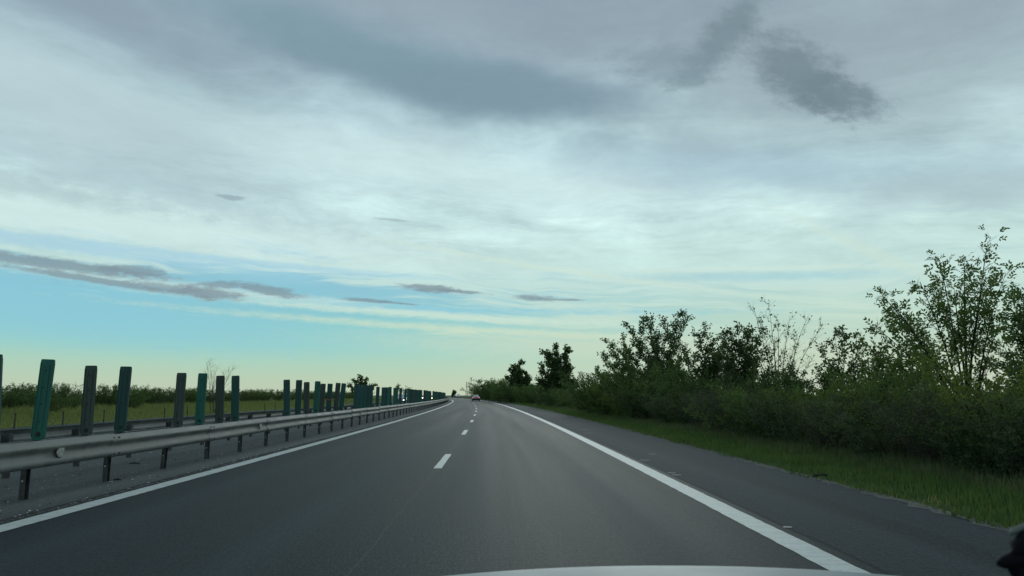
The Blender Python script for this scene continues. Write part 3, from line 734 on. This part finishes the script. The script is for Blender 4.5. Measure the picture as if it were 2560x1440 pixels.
def leaf_faces(rs, LP, LD, size, aspect=.5, comp=1):
    P = np.array([tuple(p) for p in LP]); D = np.array([tuple(d) for d in LD]); n = len(P)
    R = rs.normal(size=(n, 3)); S = np.cross(D, R); S /= np.linalg.norm(S, axis=1, keepdims=True)+1e-9
    out = []
    if comp == 1:
        L = size*rs.uniform(.6, 1.25, (n, 1)); W = L*aspect*.5
        V = np.stack([P, P+D*L*.5+S*W, P+D*L, P+D*L*.5-S*W], 1); out.append(V)
    else:                                  # compound leaf: paired leaflets along a stalk
        L = size*rs.uniform(.7, 1.2, (n, 1)); ll = L*.46
        for j in range(comp):
            f = (j+1)/(comp+.3); C = P+D*L*f
            for sg in (-1, 1):
                dd = D*.85+S*sg*.75+rs.normal(size=(n, 3))*.25; dd /= np.linalg.norm(dd, axis=1, keepdims=True); N = np.cross(D, S)
                dd = dd+N*rs.uniform(-.3, .3, (n, 1)); ss = np.cross(dd, N); W = ll*.24
                out.append(np.stack([C, C+dd*ll*.5+ss*W, C+dd*ll, C+dd*ll*.5-ss*W], 1))
    return np.concatenate(out)
def make_plant(name, seed, Ht, leafm, bark=None, aspect=.55, comp=1, leaf=.07, nq=None, **kw):
    rng = random.Random(seed); rs = np.random.default_rng(seed); r = empty(name, (0, 0, 0))
    mb, LP, LD = grow(rng, Ht, leaf=leaf, **kw)
    mb.build('trunk' if 'tree' in name else 'stems', bark or M_bark, r)
    if LP: np_mesh('crown' if 'tree' in name else 'foliage', leaf_faces(rs, LP, LD, leaf, aspect, comp), 4, leafm, r)
    return r
def place(o, X, Y, rz, sc, label, cat, group=None, z=0.0, sxy=None):
    o.location = (X, Y, z); o.rotation_euler = (0, 0, rz); o.scale = (sxy or sc, sxy or sc, sc); tag(o, label, cat, group); return o

# ---- roadside trees on the right, each grown for its own outline
def tree_at(name, seed, px, Y, py_top, label, cat='tree', group='trees and bushes along the right verge', pz=1.5, tip=None, **kw):
    X = colx(px, Y, pz if tip is None else .3); Ht = hz(py_top, X, Y); rt = random.Random(seed)
    if tip:
        tl = []
        for (tx, ty) in tip:
            dy = rt.uniform(-.16, .16)*Ht; x = colx(tx, Y+dy, Ht*.8); zz = hz(ty, x, Y+dy); x = colx(tx, Y+dy, zz); tl.append(Vector((x-X, dy, zz)))
        o = make_plant(name, seed, Ht, tips=tl, **kw); place(o, X, Y, 0, 1, label, cat, group); return o
    o = make_plant(name, seed, Ht, **kw); place(o, X, Y, random.Random(seed).uniform(0, 6.28), 1, label, cat, group); return o
LOC = dict(leafm=ML_mid, comp=3, leaf=.24, side_len=.125, twig=4, twig_len=.20, leaf_from=.15, stem_r=.0082)
tree_at('locust_tree', 11, 2425, 18.5, 585, 'tallest airy tree with feathery leaves and several bare-sided stems, far right', side=13, lpm=5.2, low=.48,
        tip=[(2470, 604), (2348, 646), (2410, 660), (2515, 682), (2300, 705), (2204, 735), (2184, 812), (2236, 765), (2500, 810), (2385, 720), (2262, 800), (2200, 880), (2460, 700)], **LOC)
tree_at('locust_tree', 12, 2620, 17.0, 745, 'leafy tree cut off by the right edge of the picture', side=13, lpm=7, low=.35,
        tip=[(2532, 755), (2562, 750), (2600, 720), (2640, 740), (2512, 870), (2690, 800), (2540, 830), (2580, 800)], **LOC)
MID = dict(side_len=.17, twig=5, leaf_from=.1)
tree_at('small_tree', 13, 2110, 26, 826, 'small open tree with thin stems between the dark round bush and the tallest tree', leafm=ML_dark, leaf=.12, side=10, twig_len=.32, lpm=14, low=.4, stem_r=.006,
        tip=[(2086, 830), (2142, 846), (2112, 838), (2056, 880), (2166, 862), (2160, 905), (2050, 930)], **MID)
tree_at('bare_tree', 14, 1950, 30, 762, 'nearly leafless tree with long upright twigs rising behind the bushes', leafm=ML_mid, bark=M_bark, leaf=.12, side=11, twig_len=.36, lpm=1.8, low=.3, crook=.12, stem_r=.0055,
        tip=[(1884, 768), (1902, 800), (1922, 762), (1945, 798), (1975, 790), (2020, 792), (2054, 818), (1868, 842), (1990, 850), (1935, 850), (2030, 900)], **MID)
tree_at('wild_tree', 15, 1655, 44, 782, 'broad leafy tree with a ragged top, first of the large ones right of the road', leafm=ML_dark, leaf=.15, side=15, twig_len=.45, lpm=22, low=.1, stem_r=.008,
        tip=[(1500, 975), (1530, 960), (1750, 960), (1620, 930), (1690, 930), (1700, 782), (1716, 802), (1664, 808), (1622, 798), (1574, 815), (1596, 806), (1722, 880), (1690, 850), (1640, 840), (1600, 870), (1560, 880), (1735, 930)], **MID)
tree_at('wild_tree', 17, 1580, 50, 852, 'lower spreading tree with drooping pale sprays left of the broad ragged one', leafm=ML_mid, leaf=.15, side=15, twig_len=.45, lpm=21, low=.08, stem_r=.007,
        tip=[(1524, 852), (1506, 886), (1490, 928), (1556, 850), (1470, 948), (1540, 890), (1570, 880), (1500, 960)], **MID)
tree_at('wild_tree', 18, 1400, 92, 872, 'tall dark tree with a notched crown standing alone near the bend', leafm=ML_dark, leaf=.25, aspect=.7, side=16, twig_len=.6, lpm=22, low=.06, stem_r=.009,
        tip=[(1390, 870), (1364, 884), (1413, 873), (1356, 922), (1376, 890), (1424, 925), (1400, 900), (1434, 955), (1352, 952), (1415, 900), (1445, 985), (1350, 985), (1440, 965), (1365, 960), (1425, 985), (1385, 950)], **dict(MID, side_len=.24))
tree_at('wild_tree', 19, 1302, 140, 912, 'pointed dark tree with a thin spire top close to the bend', leafm=ML_dark, leaf=.30, aspect=.7, side=16, twig_len=.7, lpm=22, low=.05, stem_r=.009,
        tip=[(1300, 908), (1276, 925), (1287, 918), (1316, 934), (1326, 952), (1270, 950), (1336, 970), (1295, 930), (1262, 975), (1345, 988), (1278, 960), (1328, 968), (1255, 990), (1310, 950)], **dict(MID, side_len=.24))
tree_at('tall_bush', 30, 1785, 36, 828, 'narrow dense bush with a tufted top right of the broad ragged tree', 'bush', leafm=ML_dark, leaf=.14, side=12, twig_len=.38, lpm=20, low=.22, stem_r=.0055,
        tip=[(1744, 830), (1762, 828), (1780, 862), (1806, 850), (1742, 880), (1790, 880), (1720, 900), (1825, 880), (1770, 920), (1840, 930)], **MID)
tree_at('tall_bush', 31, 1850, 33, 818, 'many-stemmed upright bush just left of the leafless tree, sky showing low between its stems', 'bush', leafm=ML_dark, leaf=.13, side=12, twig_len=.36, lpm=20, low=.3, stem_r=.0055,
        tip=[(1845, 818), (1858, 836), (1876, 822), (1902, 836), (1828, 846), (1812, 832), (1890, 870), (1868, 880), (1820, 900), (1910, 880), (1925, 930), (1800, 880)], **MID)
tree_at('tall_bush', 32, 2215, 21, 870, 'leafy upright bush against the lower left branches of the tallest tree', 'bush', leafm=ML_mid, leaf=.12, side=12, twig_len=.34, lpm=14, low=.3, stem_r=.005,
        tip=[(2188, 880), (2210, 872), (2246, 896), (2282, 905), (2170, 930), (2310, 930), (2230, 930)], **MID)
tree_at('round_bush', 36, 2012, 27, 918, 'very dark compact rounded bush in front of the leafless tree', 'bush', leafm=ML_dark, leaf=.08, nstem=12, spread=.75, side=12, side_len=.22, twig=7, twig_len=.3, lpm=26, low=.1, leaf_from=0, stem_r=.008, aspect=.6)

# ---- bush kinds used along both verges
bush_p = [make_plant('bush', 50+i, 2.3, lm, leaf=lf, nstem=16, spread=1.0, side=10, side_len=.26, twig=5, twig_len=.34, lpm=lp, low=.05, leaf_from=.0, stem_r=.006, aspect=asp, levels=2)
          for i, (lm, lf, lp, asp) in enumerate(((ML_dark, .085, 18, .6), (ML_mid, .09, 16, .55), (ML_yel, .095, 15, .5), (ML_blue, .07, 20, .6)))]
thicket = make_plant('bush', 60, 2.3, ML_blue, bark=M_barkb, leaf=.06, nstem=42, spread=.85, side=8, side_len=.16, twig=3, twig_len=.25, lpm=7, low=.2, leaf_from=.2, stem_r=.0035, levels=3)
bused = set()
def bush(kind, px, Y, h, label, group='trees and bushes along the right verge', wid=1.0, X=None):
    src = thicket if kind == 4 else bush_p[kind]
    o = src if kind not in bused else copy_tree(src); bused.add(kind); r = random.Random(int(px*7+Y*13))
    X = colx(px, Y, .5) if X is None else X
    place(o, X, Y, r.uniform(0, 6.28), h/2.3, label, 'bush', group, -.03, h/2.3*wid); return o
B = [  # kind, px, Y, height, width factor, description
 (2, 2560, 12.8, 2.1, 1.0, 'yellowish leafy bush at the right edge under the cut-off tree'),
 (3, 2505, 11.6, 1.35, 1.1, 'low dark tangle at the right edge just above the grass'),
 (1, 2430, 14.2, 1.7, 1.1, 'green bush filling the foot of the tallest tree'),
 (4, 2350, 13.6, 1.6, 1.2, 'twiggy dull bush low in front of the tallest tree'),
 (2, 2300, 16.5, 1.7, 1.0, 'brighter yellow-green bush left of the foot of the tallest tree'),
 (1, 2205, 17.5, 2.15, 1.0, 'leafy bush whose top meets the sky left of the tallest tree'),
 (3, 2245, 15.0, 1.3, 1.3, 'low bluish scrub behind the widest part of the grass'),
 (2, 2120, 19.5, 1.55, 1.1, 'yellow-green bush under the small open tree'),
 (4, 2090, 17.6, 1.3, 1.3, 'low twiggy scrub under the small open tree'),
 (1, 2040, 22.5, 1.75, 1.0, 'green bush below the very dark rounded one'),
 (3, 1985, 20.5, 1.3, 1.2, 'low bluish scrub left of the small open tree'),
 (0, 1940, 25.5, 1.95, 1.1, 'dark bush at the foot of the leafless tree'),
 (4, 1850, 24.5, 1.75, 1.0, 'fan of dense bare upright stems reaching down to the grass'),
 (4, 1795, 27.0, 1.6, .9, 'smaller fan of bare stems left of the dense one'),
 (1, 1895, 22.8, 1.7, 1.1, 'low green bush right of the dense fan of bare stems'),
 (0, 1740, 31.0, 1.9, 1.1, 'dark bush below the leaning slender tree'),
 (3, 1690, 33.5, 1.4, 1.2, 'low dark scrub right of centre under the broad ragged tree'),
 (1, 1655, 38.0, 2.3, 1.2, 'green bush at the foot of the broad ragged tree'),
 (0, 1610, 38.5, 1.9, 1.3, 'dark spreading bush left of the foot of the broad ragged tree'),
 (2, 1570, 43.0, 1.8, 1.1, 'yellowish bush at the grass edge under the lower spreading tree'),
 (1, 1525, 47.0, 2.3, 1.2, 'green bush under the drooping pale sprays'),
 (0, 1500, 56.0, 2.3, 1.3, 'dark bush between the notched tree and the spreading one'),
 (3, 1470, 60.0, 1.9, 1.2, 'bluish bush in the dip right of the notched tree'),
 (0, 1440, 70.0, 2.0, 1.3, 'dark bush hiding the right foot of the notched tree'),
 (1, 1405, 78.0, 2.2, 1.3, 'green bush in front of the notched tree'),
 (0, 1375, 86.0, 2.0, 1.2, 'dark bush left of the notched tree'),
 (4, 1348, 95.0, 1.7, 1.0, 'thin twiggy bush in the gap between the two dark trees'),
 (0, 1330, 108., 2.6, 1.2, 'dark bush right of the pointed tree'),
 (1, 1310, 118., 3.0, 1.3, 'green bush in front of the pointed tree'),
 (0, 1285, 130., 3.4, 1.3, 'dark bush left of the pointed tree'),
 (1, 1268, 142., 4.6, 1.2, 'tall ragged bush second left of the pointed tree'),
 (1, 1250, 152., 4.6, 1.4, 'green bush above the start of the right white line'),
 (0, 1233, 168., 4.9, 1.5, 'dark bush just right of the sedan'),
 (1, 1216, 190., 4.2, 1.4, 'bush rising directly above the sedan roof'),
 (0, 1482, 53.0, 3.0, 1.0, 'loose dark bush at the left foot of the lower spreading tree'),
 (1, 1556, 48.5, 3.2, 1.0, 'tall green bush merging into the lower spreading tree'),
 (0, 1628, 43.0, 3.4, 1.0, 'tall dark bush merging into the left half of the broad ragged tree'),
 (1, 1692, 40.5, 3.1, 1.0, 'tall green bush merging into the right half of the broad ragged tree'),
 (0, 1752, 37.0, 2.6, 1.0, 'dark bush filling the gap right of the broad ragged tree'),
 (1, 1822, 34.5, 2.4, 1.0, 'green bush among the stems left of the leafless tree'),
 (0, 1902, 31.5, 2.35, 1.0, 'dark bush at the left foot of the leafless tree'),
 (1, 2170, 23.5, 2.15, 1.0, 'green bush right of the small open tree'),
 (0, 1200, 225., 4.2, 1.6, 'dark bush behind the sedan'),
]
for k, px, Y, h, w, lb in B: bush(k, px, Y, h, lb, wid=w)
fr = random.Random(77)
for i in range(22):
    s = 8.5+i*1.55*(1+i*.028); p = rd(s, 7.85+min(.6, s*.014)+fr.uniform(-.2, .3)); hh = fr.uniform(.95, 1.45)+(.25 if s > 25 else 0)
    where = ('at the right edge of the picture' if s < 12 else 'below the tallest tree' if s < 16.5 else 'below the small open tree' if s < 22 else 'below the leafless tree' if s < 30 else 'below the broad ragged tree' if s < 42 else 'below the lower spreading tree')
    bush((4, 3, 0, 4, 3)[i % 5], i*41+9, p.y, hh, 'low '+('twiggy' if i % 5 in (0, 3) else 'dark' if i % 5 == 2 else 'bluish')+' scrub bordering the grass '+where, 'low scrub bordering the right grass', 1.35, X=p.x)
# second, deeper rank that closes the gaps low down
rr = random.Random(21)
for i in range(26):
    s = 13+i*3.4+rr.uniform(-1, 1); o = rr.uniform(12.5, 15.5); p = rd(s, o)
    bush(rr.choice((0, 1, 0, 3)), i*31+5, p.y, rr.choice((1.15, 1.3, 1.5, 1.9))+s*.004, 'bush in the shaded second rank behind the front bushes of the right verge', 'second rank of bushes right of the road', rr.uniform(1.1, 1.4), X=p.x)
for i in range(26):
    s = 104+i*9+rr.uniform(-2, 2); o = rr.uniform(10.5, 14) + max(0, s-230)*.02; p = rd(s, o)
    bush(rr.choice((0, 1, 0)), i*17+3, p.y, rr.uniform(2.9, 4.1) if s > 165 else rr.uniform(1.7, 2.5), 'distant bush of the hedge that follows the bend on the right', 'distant hedge along the bend', rr.uniform(1.2, 1.6), X=p.x)
tree_at('sparse_tree', 70, 1217, 215, 945, 'sparse little tree standing clear of the hedge above the sedan', leafm=ML_mid, leaf=.32, aspect=.7, nstem=4, spread=.35, side=8, side_len=.24, twig=3, twig_len=.7, lpm=2.6, low=.45, stem_r=.008)
tree_at('sparse_tree', 71, 1190, 330, 966, 'thin wispy tree left of the sparse one, over the sedan', leafm=ML_mid, leaf=.4, aspect=.7, nstem=3, spread=.3, side=7, side_len=.2, twig=3, twig_len=.8, lpm=1.6, low=.3, stem_r=.007)
tree_at('wild_tree', 72, 1132, 560, 978, 'little bluish tree at the vanishing end of the slats', leafm=ML_blue, leaf=.8, aspect=.8, nstem=4, spread=.5, side=9, side_len=.3, twig=4, twig_len=1.0, lpm=5, low=.05, stem_r=.012)

# ---- left side
tree_at('bare_tree', 80, 536, 57.5, 903, 'leafless young tree standing alone in the field behind the slats', group='trees beyond the opposite lanes', leafm=ML_mid, bark=M_barkb, leaf=.1, nstem=5, spread=.36, side=11, side_len=.26, twig=6, twig_len=.55, lpm=0, low=.15, crook=.14, stem_r=.0085)
tree_at('round_tree', 81, 903, 150, 943, 'round dark leafy tree rising above the slats on the left', group='trees beyond the opposite lanes', leafm=ML_dark, leaf=.36, aspect=.75, side=11, side_len=.20, twig=5, twig_len=.6, lpm=8, low=.3, leaf_from=.1, stem_r=.012,
        tip=[(900, 943), (886, 950), (918, 950), (873, 964), (934, 966), (903, 962), (890, 968), (920, 970)])
tree_at('sparse_tree', 82, 994, 220, 964, 'sparse tree showing its thin top just above the slats near the oncoming car', group='trees beyond the opposite lanes', leafm=ML_mid, leaf=.35, nstem=4, spread=.4, side=8, side_len=.25, twig=4, twig_len=.8, lpm=2.4, low=.4, stem_r=.008)
tree_at('sparse_tree', 83, 1010, 225, 966, 'wispier of the two thin trees above the slats near the oncoming car', group='trees beyond the opposite lanes', leafm=ML_mid, leaf=.35, nstem=4, spread=.4, side=7, side_len=.22, twig=4, twig_len=.8, lpm=1.6, low=.4, stem_r=.008)
rr = random.Random(33)
def hedge_h(px):
    xs = [-400, 0, 60, 150, 200, 260, 330, 420, 520, 620, 760, 860, 1000, 1100]; ys = [950, 958, 953, 962, 968, 960, 968, 972, 972, 974, 976, 980, 982, 984]
    return float(np.interp(px, xs, ys))
hl = ['dark shrub at the far left of the hedge beyond the field', 'shrub of the hedge beyond the field, behind the leading slats', 'shrub of the hedge beyond the field, in the long gap of the slats', 'far shrub of the hedge behind the close-set slats']
s = 38.0
while s < 420:
    for row in range(2):
        o = -41-row*3.2+rr.uniform(-1.2, 1.2); p = rd(s+rr.uniform(-1, 1), o); d = cy_*p.y+sy_*p.x; px = 1280+F*(cy_*p.x-sy_*p.y)/(cp_*d-sp_*H)
        hh = hz(hedge_h(px)+rr.uniform(-3, 7), p.x, p.y)*rr.uniform(.9, 1.05)
        wh = next(w for lim, w in ((70, 'left of the tallest green slat'), (140, 'behind the tallest green slat'), (205, 'between the tallest green slat and the weathered grey one'), (250, 'behind the weathered grey slat'),
                  (290, 'just left of the dark teal slat'), (335, 'behind the dark teal slat'), (430, 'in the first wide gap of the row'), (485, 'beside the grey slat after the wide gap'), (535, 'left of the leafless young tree'), (600, 'right behind the leafless young tree'),
                  (660, 'in the left half of the long gap'), (715, 'in the right half of the long gap'), (790, 'behind the small group of slats'), (880, 'left of the round dark tree'), (9999, 'glimpsed between the close-set slats')) if px < lim)
        lb = ('front' if row == 0 else 'rear')+' shrub of the dark hedge, '+wh
        bush(rr.choice((0, 1, 0, 0, 3)), s*10+row, p.y, max(1.8, hh), lb, 'hedge beyond the field on the left', rr.uniform(.95, 1.25), X=p.x)
    s += 2.3+s*.022
for (px, py, h) in ((120, 1040, 1.5), (175, 1032, 1.2), (330, 1025, 1.4)):
    p = at(px, py); bush(0, px, p.y, h, {120: 'bushy clump in front of the hedge left of the tallest green slat', 175: 'low clump in front of the hedge between the first green and grey slats', 330: 'low clump in front of the hedge right of the dark teal slat'}[px], 'clumps in front of the left hedge', X=p.x)

# ------------------------------------------------------------------ grasses
def blades(name, mat, pts, hs, rs, width=.008, bend=.35, seg=2):
    n = len(pts); P = np.array(pts); hs = np.array(hs)[:, None]; a = rs.uniform(0, 2*np.pi, n)
    d = np.stack([np.cos(a), np.sin(a), np.zeros(n)], 1); b = rs.uniform(0, 2*np.pi, n); w = np.stack([np.cos(b), np.sin(b), np.zeros(n)], 1)*width*rs.uniform(.6, 1.3, (n, 1))
    lean = rs.uniform(.05, bend, (n, 1)); up = np.array([0, 0, 1.0])
    m = P+up*hs*.55+d*hs*lean*.35; t = P+up*hs+d*hs*lean
    V = np.stack([P-w, P+w, m+w*.7, t, m-w*.7], 1)
    return np_mesh(name, V, 5, mat)
rs = np.random.default_rng(5); pts = []; hs = []; pts2 = []; hs2 = []
from random import Random
def clump(x, y): return .5+.5*math.sin(x*1.7+math.sin(y*.9)*2.0)*math.cos(y*1.3+x*.4)
for s_lo, s_hi, dens, sc in ((4, 16, 520, 1), (16, 30, 300, 1.25), (30, 60, 130, 1.8), (60, 130, 45, 3), (130, 260, 12, 5)):
    area = (s_hi-s_lo)*4.3; n = int(area*dens)
    for s, u in zip(rs.uniform(s_lo, s_hi, n), rs.uniform(0, 1, n)):
        o = OE-.06+4.3*u + .10*math.sin(s*2.1)*math.sin(s*.77+1); p = rd(s, o, -.01); c = clump(p.x*1.4, p.y)
        if u < .1 and rs.random() < .55-c*.4: continue
        h = (.04+.08*min(1, u*3)+.07*c)*rs.uniform(.6, 1.3)
        if u > .36 and rs.random() < .55: pts2.append((p.x, p.y, 0)); hs2.append((h+.15*min(1, (u-.3)*2.2))*rs.uniform(.8, 1.3)*(1 if sc < 3 else 1.2)); continue
        pts.append((p.x, p.y, -.01)); hs.append(h*(1+.12*(sc-1)))
tag(blades('grass', ML_grass, pts, hs, rs, .010), 'short green grass along the edge of the hard shoulder', 'grass', kind='stuff')
tag(blades('tall_grass', ML_tall, pts2, hs2, rs, .009, .5), 'taller grass with seed heads in front of the bushes on the right', 'grass', kind='stuff')
pts = []; hs = []
for s, u, q in zip(5+70*rs.random(9000)**1.6, rs.uniform(0, 1, 9000), rs.random(9000)):
    o = OE-.1+4.0*u; p = rd(s, o)
    if clump(p.x*2.3+1, p.y*.8) > .62 or u > .45: pts.append((p.x, p.y, 0)); hs.append((.07+.30*u)*(.6+.7*q))
tag(blades('dry_grass', leafmat('dry_stalks', (.14, .13, .06, 1), (.30, .27, .15, 1), .3), pts, hs, rs, .005, .6), 'dry yellowish stalks mixed into the green verge on the right', 'grass', kind='stuff')
pts = []; hs = []
for s_lo, s_hi, dens in ((16, 60, 42), (60, 120, 16), (120, 260, 5)):
    n = int((s_hi-s_lo)*20*dens)
    for s, u in zip(rs.uniform(s_lo, s_hi, n), rs.uniform(0, 1, n)):
        o = -20.6-20*u; p = rd(s, o); c = clump(p.x*.5, p.y*.35)
        pts.append((p.x, p.y, -.03)); hs.append((.12+.38*c*min(1, u*3))*rs.uniform(.6, 1.3)*(1+u*.5))
tag(blades('meadow_grass', ML_weed, pts, hs, rs, .022, .5), 'yellowish meadow grass and weeds beyond the opposite lanes', 'grass', kind='stuff')

# ------------------------------------------------------------------ small things
M_wood = simple('old_stake_wood', (.05, .045, .035, 1), .9)
for i, px in enumerate((36, 157, 259, 411, 468, 661, 688)):
    Y = 20.6*F/(1253-px); X = colx(px, Y, .2); r = MB(); r.tube([(0, 0, -.1), (.01, 0, .3), (.0, .0, .62)], [.035, .03, .028], 6); r.box((0, 0, .60), (.075, .075, .05))
    o = r.build('stake', M_wood); o.location = (X, Y, 0)
    tag(o, ['dark stake in the meadow at the far left', 'dark stake just right of the tallest green slat', 'dark stake between the weathered grey slat and the dark teal slat', 'dark stake in the first wide gap, beside the grey slat',
            'dark stake behind the pair of grey and bright green slats', 'left of the two stakes in the long gap of the slats', 'right of the two stakes in the long gap of the slats'][i], 'stake', 'stakes along the far edge of the opposite lanes')
# street lamp and lattice mast far away
M_lamp = simple('lamp_pole_steel', (.16, .17, .17, 1), .5, .4)
X = colx(1025, 600, 5); o = empty('street_lamp', (X, 600, 0)); tag(o, 'distant street lamp with a curved arm rising just above the slats', 'street lamp')
b = MB(); b.tube([(0, 0, 0), (0, 0, 4), (0, 0, 6.3), (.3, 0, 7.1), (1.0, 0, 7.5)], [.14, .11, .09, .08, .07], 6); b.build('pole', M_lamp, o)
b = MB(); b.box((1.5, 0, 7.5), (1.1, .5, .22), 0, 0, -.1); b.build('lamp_head', M_lamp, o)
def mast(px, Y, py, label, w0=3.2):
    X = colx(px, Y, 10); Hm = hz(py, X, Y); o = empty('lattice_mast', (X, Y, 0)); tag(o, label, 'mast')
    b = MB(); n = 9
    for k in range(4):
        sx, sy = ((-1, -1), (1, -1), (1, 1), (-1, 1))[k]; b.tube([(sx*w0/2, sy*w0/2, 0), (sx*.3, sy*.3, Hm*.93)], [.22, .16], 4)
    for j in range(n):
        z0, z1 = Hm*.93*j/n, Hm*.93*(j+1)/n; a0 = w0/2+(.3-w0/2)*j/n; a1 = w0/2+(.3-w0/2)*(j+1)/n
        for sy in (-1, 1): b.tube([(-a0, sy*a0, z0), (a1, sy*a1, z1)], .11, 3); b.tube([(a0, sy*a0, z0), (-a1, sy*a1, z1)], .11, 3)
    b.build('lattice_frame', M_lamp, o)
    for z, w in ((.62, 3.6), (.75, 4.6), (.88, 3.2)): c = MB(); c.tube([(-w/2, 0, Hm*z), (0, 0, Hm*z+.5), (w/2, 0, Hm*z)], [.08, .16, .08], 4); c.build('cross_arm', M_lamp, o)
    c = MB(); c.tube([(0, 0, Hm*.93), (0, 0, Hm)], [.16, .08], 4); c.build('spire', M_lamp, o)
mast(1166.5, 1300, 953, 'thin lattice mast standing on the horizon above the bend')
# scraps lying on the shoulder and the median
M_scrap = simple('torn_rubber', (.012, .012, .012, 1), .8, 0, .3, 20)
def scrap(px, py, sz, label, seed):
    p = at(px, py); r = random.Random(seed); b = MB(); pts = [Vector((0, 0, .02))]
    for k in range(7): pts.append(pts[-1]+Vector((r.uniform(.3, 1)*sz*.25, r.uniform(-.5, .5)*sz*.4, r.uniform(-.2, .5)*sz*.15)))
    for q in pts: q.z = max(q.z, .012)
    b.tube(pts, [.012+.02*r.random() for _ in pts], 5)
    for k in range(4): q = pts[1+k]; b.tube([q, q+Vector((r.uniform(-.5, .5)*sz*.4, r.uniform(-1, 1)*sz*.3, r.uniform(0.1, .5)*sz*.4))], [.012, .004], 4)
    o = b.build('tyre_scrap', M_scrap); o.location = (p.x-sz*.4, p.y, 0); tag(o, label, 'debris', 'scraps on the hard shoulder')
scrap(2045, 1194, .2, 'curled black scrap at the grass edge in front of the bushes, right', 1)
scrap(1704, 1106, .3, 'flat black scrap at the grass edge below the broad ragged tree', 2)
scrap(1448, 1040, .4, 'tiny dark scrap at the grass edge below the notched tree', 5)
for i, (px, py, sz, lb) in enumerate(((283, 1201, .12, 'dark twig beside the second guardrail post'), (322, 1160, .22, 'dark scrap of bark under the guardrail between posts'))):
    p = at(px, py); b = MB(); b.tube([(0, 0, .01), (sz*.5, .03, .02), (sz, .01, .01)], [.008, .014, .006], 5); o = b.build('twig', M_scrap); o.location = p; tag(o, lb, 'debris', 'scraps on the median')
M_peb = simple('pebbles', (.25, .25, .23, 1), .8, 0, .6, .7, c2=(.6, .6, .57, 1))
V = []; rs = np.random.default_rng(9)
def pebble(p, r):
    n = 5; a0 = rs.uniform(0, 6); ring = [p+Vector((math.cos(a0+k*6.283/n)*r*rs.uniform(.6, 1.3), math.sin(a0+k*6.283/n)*r*rs.uniform(.6, 1.3), 0)) for k in range(n)]; top = p+Vector((0, 0, r*.6))
    mbp.add([top]+ring, [(0, k+1, (k+1) % n+1) for k in range(n)])
mbp = MB()
for _ in range(900):
    s = 6+55*rs.random()**1.5; o = rs.uniform(-8.8, -5.4) if rs.random() < .75 else rs.uniform(-5.55, -5.3); pebble(rd(s, o, .001), rs.uniform(.006, .02))
for _ in range(150):
    s = 6+40*rs.random(); o = OE-rs.exponential(.10); pebble(rd(s, o, .001), rs.uniform(.004, .011))
tag(mbp.build('pebbles', M_peb), 'scattered pebbles and grit on the paved median and shoulder edge', 'grit', kind='stuff')
mbp = MB()
for _ in range(1500):
    s = 6+70*rs.random()**1.4; o = -5.36+rs.normal()*.035; pebble(rd(s, o, .001), rs.uniform(.008, .024))
for _ in range(160):
    s = 6+30*rs.random(); o = rs.uniform(-8.6, -5.6); pebble(rd(s, o, .001), rs.uniform(.01, .03))
tag(mbp.build('soil_crumbs', simple('soil_crumbs', (.05, .045, .035, 1), .95, 0, .4, 3)), 'dark soil crumbs along the left white line', 'grit', kind='stuff')
# paint fragments of an older marking on the shoulder
mbp = MB()
for (px, py, w) in ((1432, 1068, .22), (1458, 1073, .3), (1470, 1083, .18), (1420, 1062, .2), (1610, 1150, .12), (1630, 1135, .1), (1690, 1187, .1), (1678, 1182, .08), (1967, 1317, .05), (1170, 1060.5, .07)):
    p = at(px, py, .004); h = .045; mbp.add([p+Vector((-w, -h*.8, 0)), p+Vector((w*.8, -h, 0)), p+Vector((w, h*.4, 0)), p+Vector((-w*.4, h, 0))], [(0, 1, 2, 3)])
tag(mbp.build('old_paint_marks', simple('faded_paint', (.34, .36, .35, 1), .7)), kind='structure')
